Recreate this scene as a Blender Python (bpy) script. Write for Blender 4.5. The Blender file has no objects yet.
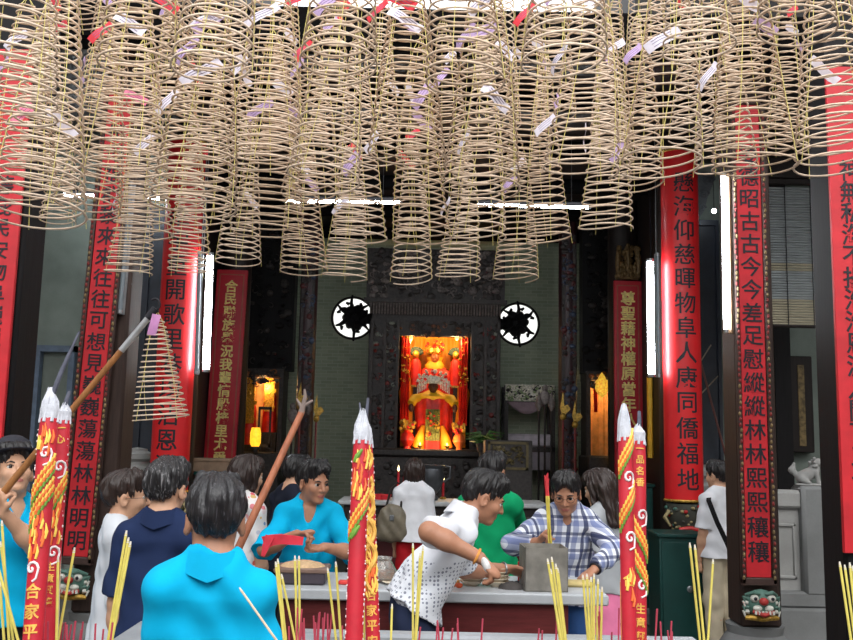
import bpy, math, random
import numpy as np
from mathutils import Vector, Matrix

# ------------------------------------------------------------------ camera, world, light, exposure
SC = bpy.context.scene
COL = SC.collection
CAM_Z, FOCAL, TILT, ROLL = 1.8, 900.0, math.radians(7.47), 0.021
_f = Vector((0, math.cos(TILT), math.sin(TILT)))
_r0 = Vector((1, 0, 0)); _u0 = Vector((0, -math.sin(TILT), math.cos(TILT)))
_r = _r0*math.cos(ROLL) + _u0*math.sin(ROLL)
_u = -_r0*math.sin(ROLL) + _u0*math.cos(ROLL)
cam_data = bpy.data.cameras.new('camera'); cam = bpy.data.objects.new('camera', cam_data); COL.objects.link(cam)
cam_data.sensor_width = 36; cam_data.sensor_fit = 'HORIZONTAL'; cam_data.lens = FOCAL/853*36
cam_data.clip_start = 0.05; cam_data.clip_end = 200
cam.matrix_world = Matrix(((_r.x, _u.x, -_f.x, 0), (_r.y, _u.y, -_f.y, 0), (_r.z, _u.z, -_f.z, CAM_Z), (0, 0, 0, 1)))
SC.camera = cam

SC.view_settings.view_transform = 'Standard'; SC.view_settings.look = 'None'
SC.view_settings.gamma = 1; SC.view_settings.use_curve_mapping = False
SC.view_settings.exposure = 0.62
SC.cycles.use_denoising = True
SC.cycles.max_bounces = 6; SC.cycles.diffuse_bounces = 4; SC.cycles.glossy_bounces = 3
SC.cycles.sample_clamp_indirect = 6

W = bpy.data.worlds.new('overcast_sky'); SC.world = W; W.use_nodes = True
nt = W.node_tree; nt.nodes.clear()
wo = nt.nodes.new('ShaderNodeOutputWorld'); bg = nt.nodes.new('ShaderNodeBackground')
tc = nt.nodes.new('ShaderNodeTexCoord'); nz = nt.nodes.new('ShaderNodeTexNoise'); cr = nt.nodes.new('ShaderNodeValToRGB')
nz.inputs['Scale'].default_value = 2.2; nz.inputs['Detail'].default_value = 4
cr.color_ramp.elements[0].color = (0.86, 0.92, 1.0, 1); cr.color_ramp.elements[1].color = (1.0, 1.0, 1.0, 1)
nt.links.new(tc.outputs['Generated'], nz.inputs['Vector']); nt.links.new(nz.outputs['Fac'], cr.inputs['Fac'])
nt.links.new(cr.outputs['Color'], bg.inputs['Color']); nt.links.new(bg.outputs['Background'], wo.inputs['Surface'])
bg.inputs['Strength'].default_value = 1.7

# hazy sun behind the camera, high over the courtyard
sl = bpy.data.lights.new('hazy_sun', 'SUN'); sl.energy = 1.1; sl.angle = math.radians(40); sl.color = (1, 0.97, 0.92)
so = bpy.data.objects.new('hazy_sun', sl); COL.objects.link(so)
so.rotation_euler = (math.radians(42), math.radians(8), 0)

def ray(px, py):
    return _f + _r*((px-426.5)/FOCAL) - _u*((py-320)/FOCAL)
def at(px, py, Y):
    d = ray(px, py); return Vector((0, 0, CAM_Z)) + d*(Y/d.y)
def zt(px, py, Y): return at(px, py, Y).z
def xt(px, py, Y): return at(px, py, Y).x

# ------------------------------------------------------------------ materials
def lin(c):
    return tuple(((v/255)/12.92 if v/255 <= 0.04045 else ((v/255+0.055)/1.055)**2.4) for v in c)
def _nodes(name):
    m = bpy.data.materials.new(name); m.use_nodes = True
    t = m.node_tree; t.nodes.clear()
    o = t.nodes.new('ShaderNodeOutputMaterial'); b = t.nodes.new('ShaderNodeBsdfPrincipled')
    t.links.new(b.outputs[0], o.inputs[0])
    return m, t, b
def mathn(t, op, a, b=None):
    n = t.nodes.new('ShaderNodeMath'); n.operation = op
    for i, v in enumerate((a, b)):
        if v is None: continue
        if hasattr(v, 'links'): t.links.new(v, n.inputs[i])
        else: n.inputs[i].default_value = v
    return n.outputs[0]
def mixc(t, fac, a, b):
    n = t.nodes.new('ShaderNodeMix'); n.data_type = 'RGBA'
    for s, v in ((n.inputs[0], fac), (n.inputs[6], a), (n.inputs[7], b)):
        if hasattr(v, 'links'): t.links.new(v, s)
        else: s.default_value = v if isinstance(v, (int, float)) else (*v, 1)
    return n.outputs[2]
def coords(t, kind='Object'):
    n = t.nodes.new('ShaderNodeTexCoord'); return n.outputs[kind]
def noise(t, vec, scale, detail=3, rough=0.55):
    n = t.nodes.new('ShaderNodeTexNoise'); t.links.new(vec, n.inputs['Vector'])
    n.inputs['Scale'].default_value = scale; n.inputs['Detail'].default_value = detail; n.inputs['Roughness'].default_value = rough
    return n.outputs['Fac']
def bump(t, b, h, strength=0.3, dist=0.01):
    n = t.nodes.new('ShaderNodeBump'); n.inputs['Strength'].default_value = strength; n.inputs['Distance'].default_value = dist
    t.links.new(h, n.inputs['Height']); t.links.new(n.outputs[0], b.inputs['Normal'])
def ramp(t, fac, stops):
    n = t.nodes.new('ShaderNodeValToRGB'); t.links.new(fac, n.inputs['Fac'])
    e = n.color_ramp.elements
    while len(e) < len(stops): e.new(0.5)
    for i, (p, c) in enumerate(stops): e[i].position = p; e[i].color = (*c, 1)
    return n.outputs['Color']
def stretch(t, vec, s):
    n = t.nodes.new('ShaderNodeMapping'); t.links.new(vec, n.inputs['Vector']); n.inputs['Scale'].default_value = s
    return n.outputs[0]
MATS = {}
def mat(name, rgb, rough=0.6, metal=0.0, var=0.15, scale=12, bmp=0.15, sx=(1, 1, 1), emit=0, spec=0.5, alt=None, coat=0):
    """plain surface with procedural colour variation and bump"""
    if name in MATS: return MATS[name]
    m, t, b = _nodes(name); c = lin(rgb)
    v = stretch(t, coords(t), sx)
    n = noise(t, v, scale)
    lo = tuple(x*(1-var) for x in c) if alt is None else lin(alt); hi = tuple(min(1, x*(1+var)) for x in c)
    col = ramp(t, n, [(0.35, lo), (0.65, hi)])
    t.links.new(col, b.inputs['Base Color'])
    b.inputs['Roughness'].default_value = rough; b.inputs['Metallic'].default_value = metal
    b.inputs['Specular IOR Level'].default_value = spec
    if coat: b.inputs['Coat Weight'].default_value = coat
    if bmp: bump(t, b, noise(t, v, scale*4, 4), bmp, 0.004)
    if emit:
        t.links.new(col, b.inputs['Emission Color']); b.inputs['Emission Strength'].default_value = emit
    MATS[name] = m; return m

# ------------------------------------------------------------------ mesh building
class MB:
    def __init__(s): s.v = []; s.f = []; s.mi = []
    def add(s, vs, fs, mi=0):
        o = len(s.v); s.v += [tuple(p) for p in vs]; s.f += [tuple(i+o for i in f) for f in fs]; s.mi += [mi]*len(fs); return s
    def box(s, x0, y0, z0, x1, y1, z1, mi=0, bev=0.0):
        if bev > 0:
            bev = min(bev, abs(x1-x0)*.45, abs(y1-y0)*.45, abs(z1-z0)*.45)
            X = (x0, x0+bev, x1-bev, x1); Yv = (y0, y0+bev, y1-bev, y1); Z = (z0, z0+bev, z1-bev, z1)
            vs = []; idx = {}
            def P(i, j, k):
                if (i, j, k) not in idx: idx[(i, j, k)] = len(vs); vs.append((X[i], Yv[j], Z[k]))
                return idx[(i, j, k)]
            fs = []
            for k, q in ((0, 1), (3, 2)):
                a = [(1, 1), (2, 1), (2, 2), (1, 2)]
                if k == 0: a = a[::-1]
                fs.append([P(i, j, k) for i, j in a])
            for k in (0, 3):
                a = [(1, 1), (1, 2), (2, 2), (2, 1)]
                if k == 0: a = a[::-1]
                fs.append([P(k, i, j) for i, j in a][::-1]); fs.append([P(i, k, j) for i, j in a])
            e = {0: 1, 3: 2}
            for a in (0, 3):
                for c in (0, 3):
                    fs.append([P(a, e[c], 1), P(a, e[c], 2), P(e[a], c, 2), P(e[a], c, 1)])
                    fs.append([P(a, 1, e[c]), P(a, 2, e[c]), P(e[a], 2, c), P(e[a], 1, c)])
                    fs.append([P(1, a, e[c]), P(2, a, e[c]), P(2, e[a], c), P(1, e[a], c)])
                    for d in (0, 3):
                        fs.append([P(a, e[c], e[d]), P(e[a], c, e[d]), P(e[a], e[c], d)])
            return s.add(vs, fs, mi)
        vs = [(x, y, z) for z in (z0, z1) for y in (y0, y1) for x in (x0, x1)]
        return s.add(vs, [(0, 2, 3, 1), (4, 5, 7, 6), (0, 1, 5, 4), (2, 6, 7, 3), (0, 4, 6, 2), (1, 3, 7, 5)], mi)
    def tube(s, pts, r, n=8, mi=0, cap=True, closed=False):
        pts = [Vector(p) for p in pts]; N = len(pts)
        rs = r if isinstance(r, (list, tuple)) else [r]*N
        vs = []; fs = []
        t0 = (pts[1]-pts[0]).normalized()
        ref = Vector((0, 0, 1)) if abs(t0.z) < 0.9 else Vector((0, 1, 0))
        nrm = t0.cross(ref).normalized()
        for i, p in enumerate(pts):
            if closed: t = (pts[(i+1) % N]-pts[i-1])
            else: t = pts[min(i+1, N-1)]-pts[max(i-1, 0)]
            t = t.normalized() if t.length > 1e-9 else t0
            nrm = (nrm - t*nrm.dot(t)); nrm = nrm.normalized() if nrm.length > 1e-6 else t.orthogonal().normalized()
            bi = t.cross(nrm)
            for k in range(n):
                a = 2*math.pi*k/n; vs.append(p + (nrm*math.cos(a)+bi*math.sin(a))*rs[i])
        for i in range(N if closed else N-1):
            j = (i+1) % N
            for k in range(n):
                fs.append((i*n+k, i*n+(k+1) % n, j*n+(k+1) % n, j*n+k))
        if cap and not closed:
            fs.append(tuple(range(n))[::-1]); fs.append(tuple((N-1)*n+k for k in range(n)))
        return s.add(vs, fs, mi)
    def lathe(s, prof, c=(0, 0, 0), n=24, mi=0, sx=1, sy=1, a0=0, a1=2*math.pi):
        full = abs(a1-a0-2*math.pi) < 1e-6
        m = n if full else n+1
        vs = []; fs = []
        for (r, z) in prof:
            for k in range(m):
                a = a0+(a1-a0)*k/n; vs.append((c[0]+r*math.cos(a)*sx, c[1]+r*math.sin(a)*sy, c[2]+z))
        for i in range(len(prof)-1):
            for k in range(n):
                k2 = (k+1) % m
                fs.append((i*m+k, i*m+k2, (i+1)*m+k2, (i+1)*m+k))
        if full:
            if prof[0][0] > 1e-5: fs.append(tuple(range(m))[::-1])
            if prof[-1][0] > 1e-5: fs.append(tuple((len(prof)-1)*m+k for k in range(m)))
        return s.add(vs, fs, mi)
    def ell(s, c, r, n=12, m=8, mi=0, R=None):
        vs = []; fs = []
        for i in range(m+1):
            th = math.pi*i/m
            for k in range(n):
                a = 2*math.pi*k/n
                p = Vector((r[0]*math.sin(th)*math.cos(a), r[1]*math.sin(th)*math.sin(a), r[2]*math.cos(th)))
                if R: p = R @ p
                vs.append((c[0]+p.x, c[1]+p.y, c[2]+p.z))
        for i in range(m):
            for k in range(n):
                fs.append((i*n+k, (i+1)*n+k, (i+1)*n+(k+1) % n, i*n+(k+1) % n))
        return s.add(vs, fs, mi)
    def prism(s, poly, y0, y1, mi=0):
        """polygon in x,z pushed along y"""
        n = len(poly)
        vs = [(x, y0, z) for x, z in poly]+[(x, y1, z) for x, z in poly]
        fs = [tuple(range(n)), tuple(range(2*n-1, n-1, -1))]+[(i, n+i, n+(i+1) % n, (i+1) % n) for i in range(n)]
        return s.add(vs, fs, mi)
    def xf(s, M):
        s.v = [tuple(M @ Vector(p)) for p in s.v]; return s
    def build(s, name, mats, parent=None, loc=None, smooth=True, rot=None, auto=40):
        me = bpy.data.meshes.new(name); me.from_pydata(s.v, [], s.f)
        mats = mats if isinstance(mats, (list, tuple)) else [mats]
        for m in mats: me.materials.append(m)
        if len(mats) > 1: me.polygons.foreach_set('material_index', s.mi)
        me.validate(clean_customdata=False)
        import bmesh
        bm = bmesh.new(); bm.from_mesh(me); bmesh.ops.recalc_face_normals(bm, faces=bm.faces); bm.to_mesh(me); bm.free()
        if smooth:
            me.polygons.foreach_set('use_smooth', [True]*len(me.polygons)); me.set_sharp_from_angle(angle=math.radians(auto))
        return link(name, me, parent, loc, rot)
def link(name, data, parent=None, loc=None, rot=None):
    o = bpy.data.objects.new(name, data); COL.objects.link(o)
    if parent: o.parent = parent
    if loc is not None: o.location = loc
    if rot is not None: o.rotation_euler = rot
    return o
def tag(o, label=None, cat=None, group=None, kind=None):
    if label: o['label'] = label
    if cat: o['category'] = cat
    if group: o['group'] = group
    if kind: o['kind'] = kind
    return o
def thing(name, label, cat, loc=(0, 0, 0), rz=0, group=None):
    o = bpy.data.objects.new(name, None); COL.objects.link(o); o.empty_display_size = 0.1
    o.location = loc; o.rotation_euler = (0, 0, rz)
    return tag(o, label, cat, group)
def struct(name, mb, m, smooth=False):
    o = mb.build(name, m, smooth=smooth); o['kind'] = 'structure'; return o
def dup(root):
    r = root.copy(); COL.objects.link(r)
    for ch in list(root.children):
        c = ch.copy(); COL.objects.link(c); c.parent = r
        for g in list(ch.children):
            d = g.copy(); COL.objects.link(d); d.parent = c
    return r
def text_mesh(s, size, pitch=None, ext=0.003, bold=0.0, slices=0):
    """upright lettering as a mesh: returns (verts, faces); reading down when pitch is given. Lies in the x-z plane facing -y"""
    V = []; F = []
    chars = [s] if pitch is None else list(s)
    for i, ch in enumerate(chars):
        cu = bpy.data.curves.new('t', 'FONT'); cu.body = ch; cu.size = size; cu.align_x = 'CENTER'; cu.align_y = 'CENTER'
        cu.extrude = ext; cu.offset = bold; cu.resolution_u = 2
        ob = bpy.data.objects.new('t', cu); COL.objects.link(ob)
        dg = bpy.context.evaluated_depsgraph_get(); me = bpy.data.meshes.new_from_object(ob.evaluated_get(dg))
        if slices:                                 # cut into upright strips so that it can follow a curved face
            import bmesh
            bm = bmesh.new(); bm.from_mesh(me)
            for k in range(1, slices):
                bmesh.ops.bisect_plane(bm, geom=bm.verts[:]+bm.edges[:]+bm.faces[:], plane_co=(size*(k/slices-.5), 0, 0), plane_no=(1, 0, 0))
            bm.to_mesh(me); bm.free()
        vs = np.array([v.co[:] for v in me.vertices]).reshape(-1, 3)
        fs = [tuple(p.vertices) for p in me.polygons]
        bpy.data.objects.remove(ob); bpy.data.curves.remove(cu); bpy.data.meshes.remove(me)
        if len(vs) == 0: continue
        vs[:, 1] -= (vs[:, 1].max()+vs[:, 1].min())/2
        dz = 0 if pitch is None else -i*pitch
        o = len(V)
        V += [(x, -z, y+dz) for x, y, z in vs]; F += [tuple(k+o for k in f) for f in fs]
    return V, F
random.seed(7)
# ------------------------------------------------------------------ figures: one implicit surface per body, garment and head of hair
def _n(v): v = np.asarray(v, float); return v/np.linalg.norm(v)
def rx(a): c, s = math.cos(a), math.sin(a); return np.array([[1, 0, 0], [0, c, -s], [0, s, c]])
def ry(a): c, s = math.cos(a), math.sin(a); return np.array([[c, 0, s], [0, 1, 0], [-s, 0, c]])
def rz(a): c, s = math.cos(a), math.sin(a); return np.array([[c, -s, 0], [s, c, 0], [0, 0, 1]])
class Sdf:
    def __init__(s): s.p = []
    def cone(s, a, b, ra, rb, k=0.03, flat=None, cap=False, sub=False):
        a = np.asarray(a, float); b = np.asarray(b, float)
        R = max(ra, rb)*1.05; s.p.append(('c', a, b, ra, rb, flat, cap, k, sub, np.minimum(a, b)-R, np.maximum(a, b)+R)); return s
    def ell(s, c, r, R=None, k=0.02, sub=False):
        c = np.asarray(c, float); r = np.asarray(r, float); m = r.max()
        s.p.append(('e', c, r, R, None, None, None, k, sub, c-m, c+m)); return s
    def cut(s, p, n):      # removes everything on the side n points to
        s.p.append(('h', np.asarray(p, float), _n(n), None, None, None, None, 0, True, None, None)); return s
    def mesh(s, vox, warp=None):
        lo = np.min([q[9] for q in s.p if q[9] is not None and not q[8]], 0)-0.04
        hi = np.max([q[10] for q in s.p if q[10] is not None and not q[8]], 0)+0.04
        N = np.ceil((hi-lo)/vox).astype(int)+1
        ax = [(lo[i]+vox*np.arange(N[i])).astype(np.float32) for i in range(3)]
        D = np.full(N, 0.3, np.float32)
        for q in s.p:
            kind, k, sub = q[0], q[7], q[8]
            if kind == 'h':
                d = (ax[0][:, None, None]-q[1][0])*q[2][0]+(ax[1][None, :, None]-q[1][1])*q[2][1]+(ax[2][None, None, :]-q[1][2])*q[2][2]
                D = np.maximum(D, d.astype(np.float32)); continue
            pad = k+2*vox+0.01
            i0 = np.maximum(np.floor((q[9]-pad-lo)/vox).astype(int), 0); i1 = np.minimum(np.ceil((q[10]+pad-lo)/vox).astype(int)+1, N)
            if np.any(i1 <= i0): continue
            sl = tuple(slice(i0[i], i1[i]) for i in range(3))
            X = ax[0][sl[0]][:, None, None]; Y = ax[1][sl[1]][None, :, None]; Z = ax[2][sl[2]][None, None, :]
            if kind == 'c':
                a, b, ra, rb, flat, cap = q[1:7]
                px, py, pz = X-a[0], Y-a[1], Z-a[2]; ab = b-a; m = 1.0
                if flat is not None:
                    n, sc = flat; n = _n(n); g = 1/sc-1
                    w = (px*n[0]+py*n[1]+pz*n[2])*g
                    px, py, pz = px+w*n[0], py+w*n[1], pz+w*n[2]; ab = ab+n*(ab@n)*g; m = 0.5*(1+sc)
                L2 = ab@ab; t = (px*ab[0]+py*ab[1]+pz*ab[2])/L2; tc = np.clip(t, 0, 1)
                d = np.sqrt((px-tc*ab[0])**2+(py-tc*ab[1])**2+(pz-tc*ab[2])**2)-(ra+(rb-ra)*tc)
                d = d*m
                if cap: d = np.maximum(d, np.maximum(-t, t-1)*math.sqrt(L2)) if cap == 2 else np.maximum(d, (t-1)*math.sqrt(L2))
            else:
                c, r, R = q[1:4]; px, py, pz = X-c[0], Y-c[1], Z-c[2]
                if R is not None: px, py, pz = (px*R[0, 0]+py*R[1, 0]+pz*R[2, 0], px*R[0, 1]+py*R[1, 1]+pz*R[2, 1], px*R[0, 2]+py*R[1, 2]+pz*R[2, 2])
                k0 = np.sqrt((px/r[0])**2+(py/r[1])**2+(pz/r[2])**2); k1 = np.sqrt((px/r[0]**2)**2+(py/r[1]**2)**2+(pz/r[2]**2)**2)
                d = k0*(k0-1)/np.maximum(k1, 1e-6)
            S = D[sl]; k = max(k, 1e-4)
            if sub: d = -d; h = np.maximum(k-np.abs(S-d), 0)/k; D[sl] = np.maximum(S, d)+h*h*k/4
            else: h = np.maximum(k-np.abs(S-d), 0)/k; D[sl] = np.minimum(S, d)-h*h*k/4
        if warp is not None: D = D + warp(ax[0][:, None, None], ax[1][None, :, None], ax[2][None, None, :]).astype(np.float32)
        D[0] = D[-1] = 0.1; D[:, 0] = D[:, -1] = 0.1; D[:, :, 0] = D[:, :, -1] = 0.1
        return surface_nets(D, lo, vox)
def surface_nets(D, lo, vox):
    I = D < 0; nx, ny, nz_ = D.shape
    c = np.zeros((nx-1, ny-1, nz_-1), np.int8)
    offs = [(i, j, k) for i in (0, 1) for j in (0, 1) for k in (0, 1)]
    for i, j, k in offs: c += I[i:nx-1+i, j:ny-1+j, k:nz_-1+k]
    act = np.argwhere((c > 0) & (c < 8))
    idx = np.full(c.shape, -1, np.int32); idx[tuple(act.T)] = np.arange(len(act))
    val = np.stack([D[act[:, 0]+i, act[:, 1]+j, act[:, 2]+k] for i, j, k in offs], 1)
    pos = np.zeros((len(act), 3)); cnt = np.zeros(len(act))
    for e in range(8):
        for b in (1, 2, 4):
            if e & b: continue
            f = e | b; va, vb = val[:, e], val[:, f]; m = (va < 0) != (vb < 0)
            t = np.where(m, va/np.where(m, va-vb, 1), 0)
            P = np.array(offs[e], float)[None]+t[:, None]*(np.array(offs[f])-np.array(offs[e]))[None]
            pos += P*m[:, None]; cnt += m
    V = (act+pos/cnt[:, None])*vox+lo
    F = []
    for a in range(3):
        b, d = (a+1) % 3, (a+2) % 3
        s0 = [slice(None)]*3; s1 = [slice(None)]*3; s0[a] = slice(0, -1); s1[a] = slice(1, None)
        A, B = I[tuple(s0)], I[tuple(s1)]
        for fl in (0, 1):
            g = np.argwhere((A & ~B) if fl == 0 else (~A & B))
            g = g[(g[:, b] > 0) & (g[:, d] > 0)]
            q = []
            for (ob, od) in ((1, 1), (0, 1), (0, 0), (1, 0)):
                h = g.copy(); h[:, b] -= ob; h[:, d] -= od; q.append(idx[tuple(h.T)])
            q = np.stack(q, 1)
            F.append(q if fl == 0 else q[:, ::-1])
    return V, np.concatenate(F)
def np_mesh(name, V, F, mats, parent=None, mi=None):
    me = bpy.data.meshes.new(name)
    me.vertices.add(len(V)); me.vertices.foreach_set('co', np.asarray(V, np.float32).ravel())
    me.loops.add(len(F)*4); me.loops.foreach_set('vertex_index', np.asarray(F, np.int32).ravel())
    me.polygons.add(len(F)); me.polygons.foreach_set('loop_start', np.arange(len(F), dtype=np.int32)*4)
    for m in (mats if isinstance(mats, list) else [mats]): me.materials.append(m)
    if mi is not None: me.polygons.foreach_set('material_index', np.asarray(mi, np.int32))
    me.polygons.foreach_set('use_smooth', np.ones(len(F), bool))
    me.update(calc_edges=True); me.validate()
    return link(name, me, parent)
def ik(S, Wp, l1, l2, pole):
    d = Wp-S; L = np.linalg.norm(d); L2 = min(L, (l1+l2)*0.995); Wp = S+d/L*L2
    a = (l1*l1-l2*l2+L2*L2)/(2*L2); h = math.sqrt(max(l1*l1-a*a, 0)); u = d/L
    p = np.asarray(pole, float); p = p-u*(p@u); p = p/np.linalg.norm(p)
    return S+u*a+p*h, Wp

SKIN = mat('skin', (205, 158, 128), 0.5, var=0.06, scale=25, bmp=0.05)
SKIN_TAN = mat('skin_tanned', (178, 126, 98), 0.5, var=0.06, scale=25, bmp=0.05)
LIP = mat('lips', (168, 98, 88), 0.45, var=0.05)
EYEWHITE = mat('eye_white', (225, 220, 212), 0.3, var=0.02, bmp=0)
EYEDARK = mat('eye_iris', (28, 18, 14), 0.25, var=0.1, bmp=0)
def hair_mat(name, rgb, streak=None, thr=0.62):
    if name in MATS: return MATS[name]
    m, t, b = _nodes(name); v = stretch(t, coords(t), (150, 150, 9)); n = noise(t, v, 1.0, 2)
    c = lin(rgb); hi = lin(streak) if streak else tuple(x*2.2+0.01 for x in c)
    t.links.new(ramp(t, n, [(0.4, c), (thr, c), (min(1, thr+0.12), hi)]), b.inputs['Base Color'])
    b.inputs['Roughness'].default_value = 0.42; bump(t, b, n, 0.6, 0.006); MATS[name] = m; return m
HAIR = hair_mat('black_hair', (22, 19, 20))
HAIR_BROWN = hair_mat('dark_brown_hair', (44, 30, 25))
HAIR_GREY = hair_mat('greying_hair', (26, 24, 26), (120, 118, 120), 0.56)
HAIR_NEAR = hair_mat('black_hair_grey_strands', (24, 22, 25), (84, 82, 88), 0.6)
SHOE = mat('shoe_leather', (38, 32, 30), 0.4)

PQ = 1.0     # voxel factor
def person(label, px, Y, h=1.68, yaw=0.0, bulk=1.0, lean=0.0, side=0.0, twist=0.0, head=(0, 0, 0), armL=None, armR=None,
           skin=None, hair=None, hairstyle='short', shirt=None, legs=None, sleeve=0.62, long_sleeve=False, neck='polo', collar=None,
           hem=0.86, leg_len=0.09, skirt=None, legskin=True, vox=0.007, glasses=False, hat=None, wr=0.006, loc=None, tight=1.0, crouch=0.0, leg_mat2=None, name='person', face=True, belly=0.0, shoe=None, nlean=0.0, hs=1.10):
    """yaw 0 looks away from the camera, positive turns left. arms: dict(w=world wrist, pole=local elbow direction, d=local hand direction, n=palm normal, curl)"""
    s = h/1.70; sh = s*hs; vox = vox*PQ
    p0 = loc if loc is not None else (xt(px, 438, Y), Y)
    root = thing(name, label, 'person', (p0[0], p0[1], 0), yaw)
    Rw = rz(yaw); skin = skin or SKIN; hair = hair or HAIR
    def tolocal(w): return Rw.T @ (np.array([w[0]-p0[0], w[1]-p0[1], w[2]]))
    U = rz(twist) @ ry(side) @ rx(-lean)             # upper body turn about the hips
    hipc = np.array([0, 0, 0.93])*s
    def up(p, f=1.0):                               # point in rest pose (1.70 scale) to pose
        p = np.array(p, float)*s
        R = rz(twist*f) @ ry(side*f) @ rx(-lean*f)
        return hipc + R @ (p-hipc)
    fwd = U @ np.array([0, 1, 0]); 
    W = bulk
    pel = up((0, 0, 0.95), 0); waist = up((0, 0, 1.08), 0.5); rib = up((0, 0.0, 1.22)); chest = up((0, -0.005, 1.33))
    nb = up((0, -0.015, 1.43)); shL = up((0.146*W, -0.012, 1.362)); shR = up((-0.146*W, -0.012, 1.362))   # shL is on +x, the person's right; called L for +x
    fl = (fwd, 0.62); flp = (np.array([0, 1, 0]), 0.72)
    fw = _n(rx(-lean*0.5) @ np.array([0, 1, 0])); fl5 = (fw, 0.66)
    hipx = 0.082*W*s
    H = [np.array([sx*hipx, 0, 0.90*s]) for sx in (1, -1)]
    K = [np.array([sx*hipx*1.05, 0.015*s, 0.48*s]) for sx in (1, -1)]
    A = [np.array([sx*hipx*1.1, -0.02*s, 0.085*s]) for sx in (1, -1)]
    # head frame
    Rh = rz(head[0]) @ ry(head[2]) @ rx(head[1])
    if len(head) > 3 and head[3]: Rh = U @ Rh
    nt_ = nb + (U @ rx(-nlean) @ np.array([0, 0.012, 0.050]))*s
    hc = nt_ + (Rh @ np.array([0, 0.022, 0.092]))*sh
    def hp(x, y, z): return hc + Rh @ (np.array([x, y, z])*sh)
    # arms
    arms = []
    for sx, S, a in ((1, shL, armR), (-1, shR, armL)):
        if a is None:
            w = (U @ np.array([sx*0.075, 0.06, -0.50]))*s*0 + S + np.array([sx*0.05, 0.07, -0.525])*s; a = dict(pole=(sx*0.4, -1, 0), d=(0, 0.1, -1), n=(-sx, 0.2, 0), curl=0.5)
        else: w = tolocal(a['w'])
        pole = tolocal(a['e'])-S if 'e' in a else a.get('pole', (sx*0.5, -1, -0.2))
        E, w = ik(S, w, 0.285*s, 0.25*s, pole)
        d = _n(a['d']) if 'd' in a else _n(w-E)
        if a.get('wd'): d = _n(Rw.T @ np.array(a['wd']))
        n = np.array(a.get('n', (-sx, 0, 0)), float)
        if a.get('wn'): n = Rw.T @ np.array(a['wn'])
        n = n-d*(n@d); n = _n(n)
        arms.append((sx, S, E, w, d, n, a.get('curl', 0.5)))
    # ---- body
    B = Sdf()
    B.cone(pel, waist, 0.138*W*s, 0.120*W*s, 0.05, flp); B.cone(waist, rib, 0.122*W*s, 0.132*W*s, 0.05, fl5); B.cone(rib, chest, 0.128*W*s, 0.124*W*s, 0.05, fl)
    B.cone(shL, shR, 0.054*s, 0.054*s, 0.05)
    B.cone(nb, up((0, -0.01, 1.40)), 0.07*s, 0.10*s, 0.05, fl)
    for sx in (1, -1): B.cone(up((sx*0.04, -0.022, 1.455)), up((sx*0.125*W, -0.018, 1.385)), 0.042*s, 0.045*s, 0.05)
    B.cone(nb, hp(0, -0.018, -0.05), 0.054*s, 0.05*s, 0.03)
    if belly: B.ell(up((0, 0.07, 1.08), 0.6), np.array([0.12, 0.09+belly, 0.13])*s*W, None, 0.06)
    for i in (0, 1):
        B.cone(H[i], K[i], 0.080*W*s, 0.054*W*s, 0.04); B.cone(K[i], (K[i]+A[i])/2+np.array([0, -0.015*s, 0.04*s]), 0.052*W*s, 0.053*W*s, 0.03)
        B.cone((K[i]+A[i])/2+np.array([0, -0.015*s, 0.04*s]), A[i], 0.052*W*s, 0.036*s, 0.03)
        B.cone(A[i]+np.array([0, -0.03, -0.045])*s, A[i]+np.array([0.01, 0.13, -0.055])*s, 0.034*s, 0.026*s, 0.03)
    for sx, S, E, w, d, n, curl in arms:
        B.cone(S, E, 0.046*W*s, 0.040*W*s, 0.03); B.cone(E, E+(w-E)*0.35, 0.041*W*s, 0.043*W*s, 0.03); B.cone(E+(w-E)*0.3, w, 0.042*W*s, 0.027*s, 0.03)
        sd = np.cross(d, n); hs = s
        kn = w+d*0.085*hs
        B.cone(w, kn, 0.026*hs, 0.036*hs, 0.015, (n, 0.5))
        for fi, (o, ln) in enumerate(((-0.030, 0.066), (-0.010, 0.078), (0.010, 0.074), (0.029, 0.058))):
            b0 = w+d*(0.078-abs(o+0.005)*0.25)*hs+sd*o*hs
            c1, c2 = curl*0.9+fi*0.04, curl*1.9+fi*0.06
            d1 = d*math.cos(c1)+n*math.sin(c1); d2 = d*math.cos(c2)+n*math.sin(c2); d3 = d*math.cos(c2*1.35)+n*math.sin(c2*1.35)
            b1 = b0+d1*ln*0.52*hs; b2 = b1+d2*ln*0.34*hs; b3 = b2+d3*ln*0.22*hs
            B.cone(b0-d*0.02*hs, b0, 0.010*hs, 0.0098*hs, 0.008); B.cone(b0, b1, 0.0098*hs, 0.009*hs, 0.004); B.cone(b1, b2, 0.009*hs, 0.0082*hs, 0.004); B.cone(b2, b3, 0.0082*hs, 0.007*hs, 0.003)
        ts = float(sx)
        td = _n(d*0.65+sd*ts*0.75+n*0.25*(0.5+curl)); tb = w+d*0.022*hs+sd*ts*0.02*hs
        tm = tb+td*0.042*hs; te = tm+_n(d*0.75+sd*ts*0.25+n*0.5*curl)*0.038*hs
        B.cone(tb, tm, 0.015*hs, 0.011*hs, 0.012); B.cone(tm, te, 0.0108*hs, 0.0085*hs, 0.005)
    B.ell(hp(0, -0.012, 0.038), np.array([0.074, 0.095, 0.083])*sh, Rh, 0.02)
    B.ell(hp(0, 0.018, -0.03), np.array([0.061, 0.074, 0.082])*sh, Rh, 0.03)
    B.ell(hp(0, 0.066, -0.09), np.array([0.027, 0.021, 0.019])*sh, Rh, 0.025)
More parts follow.
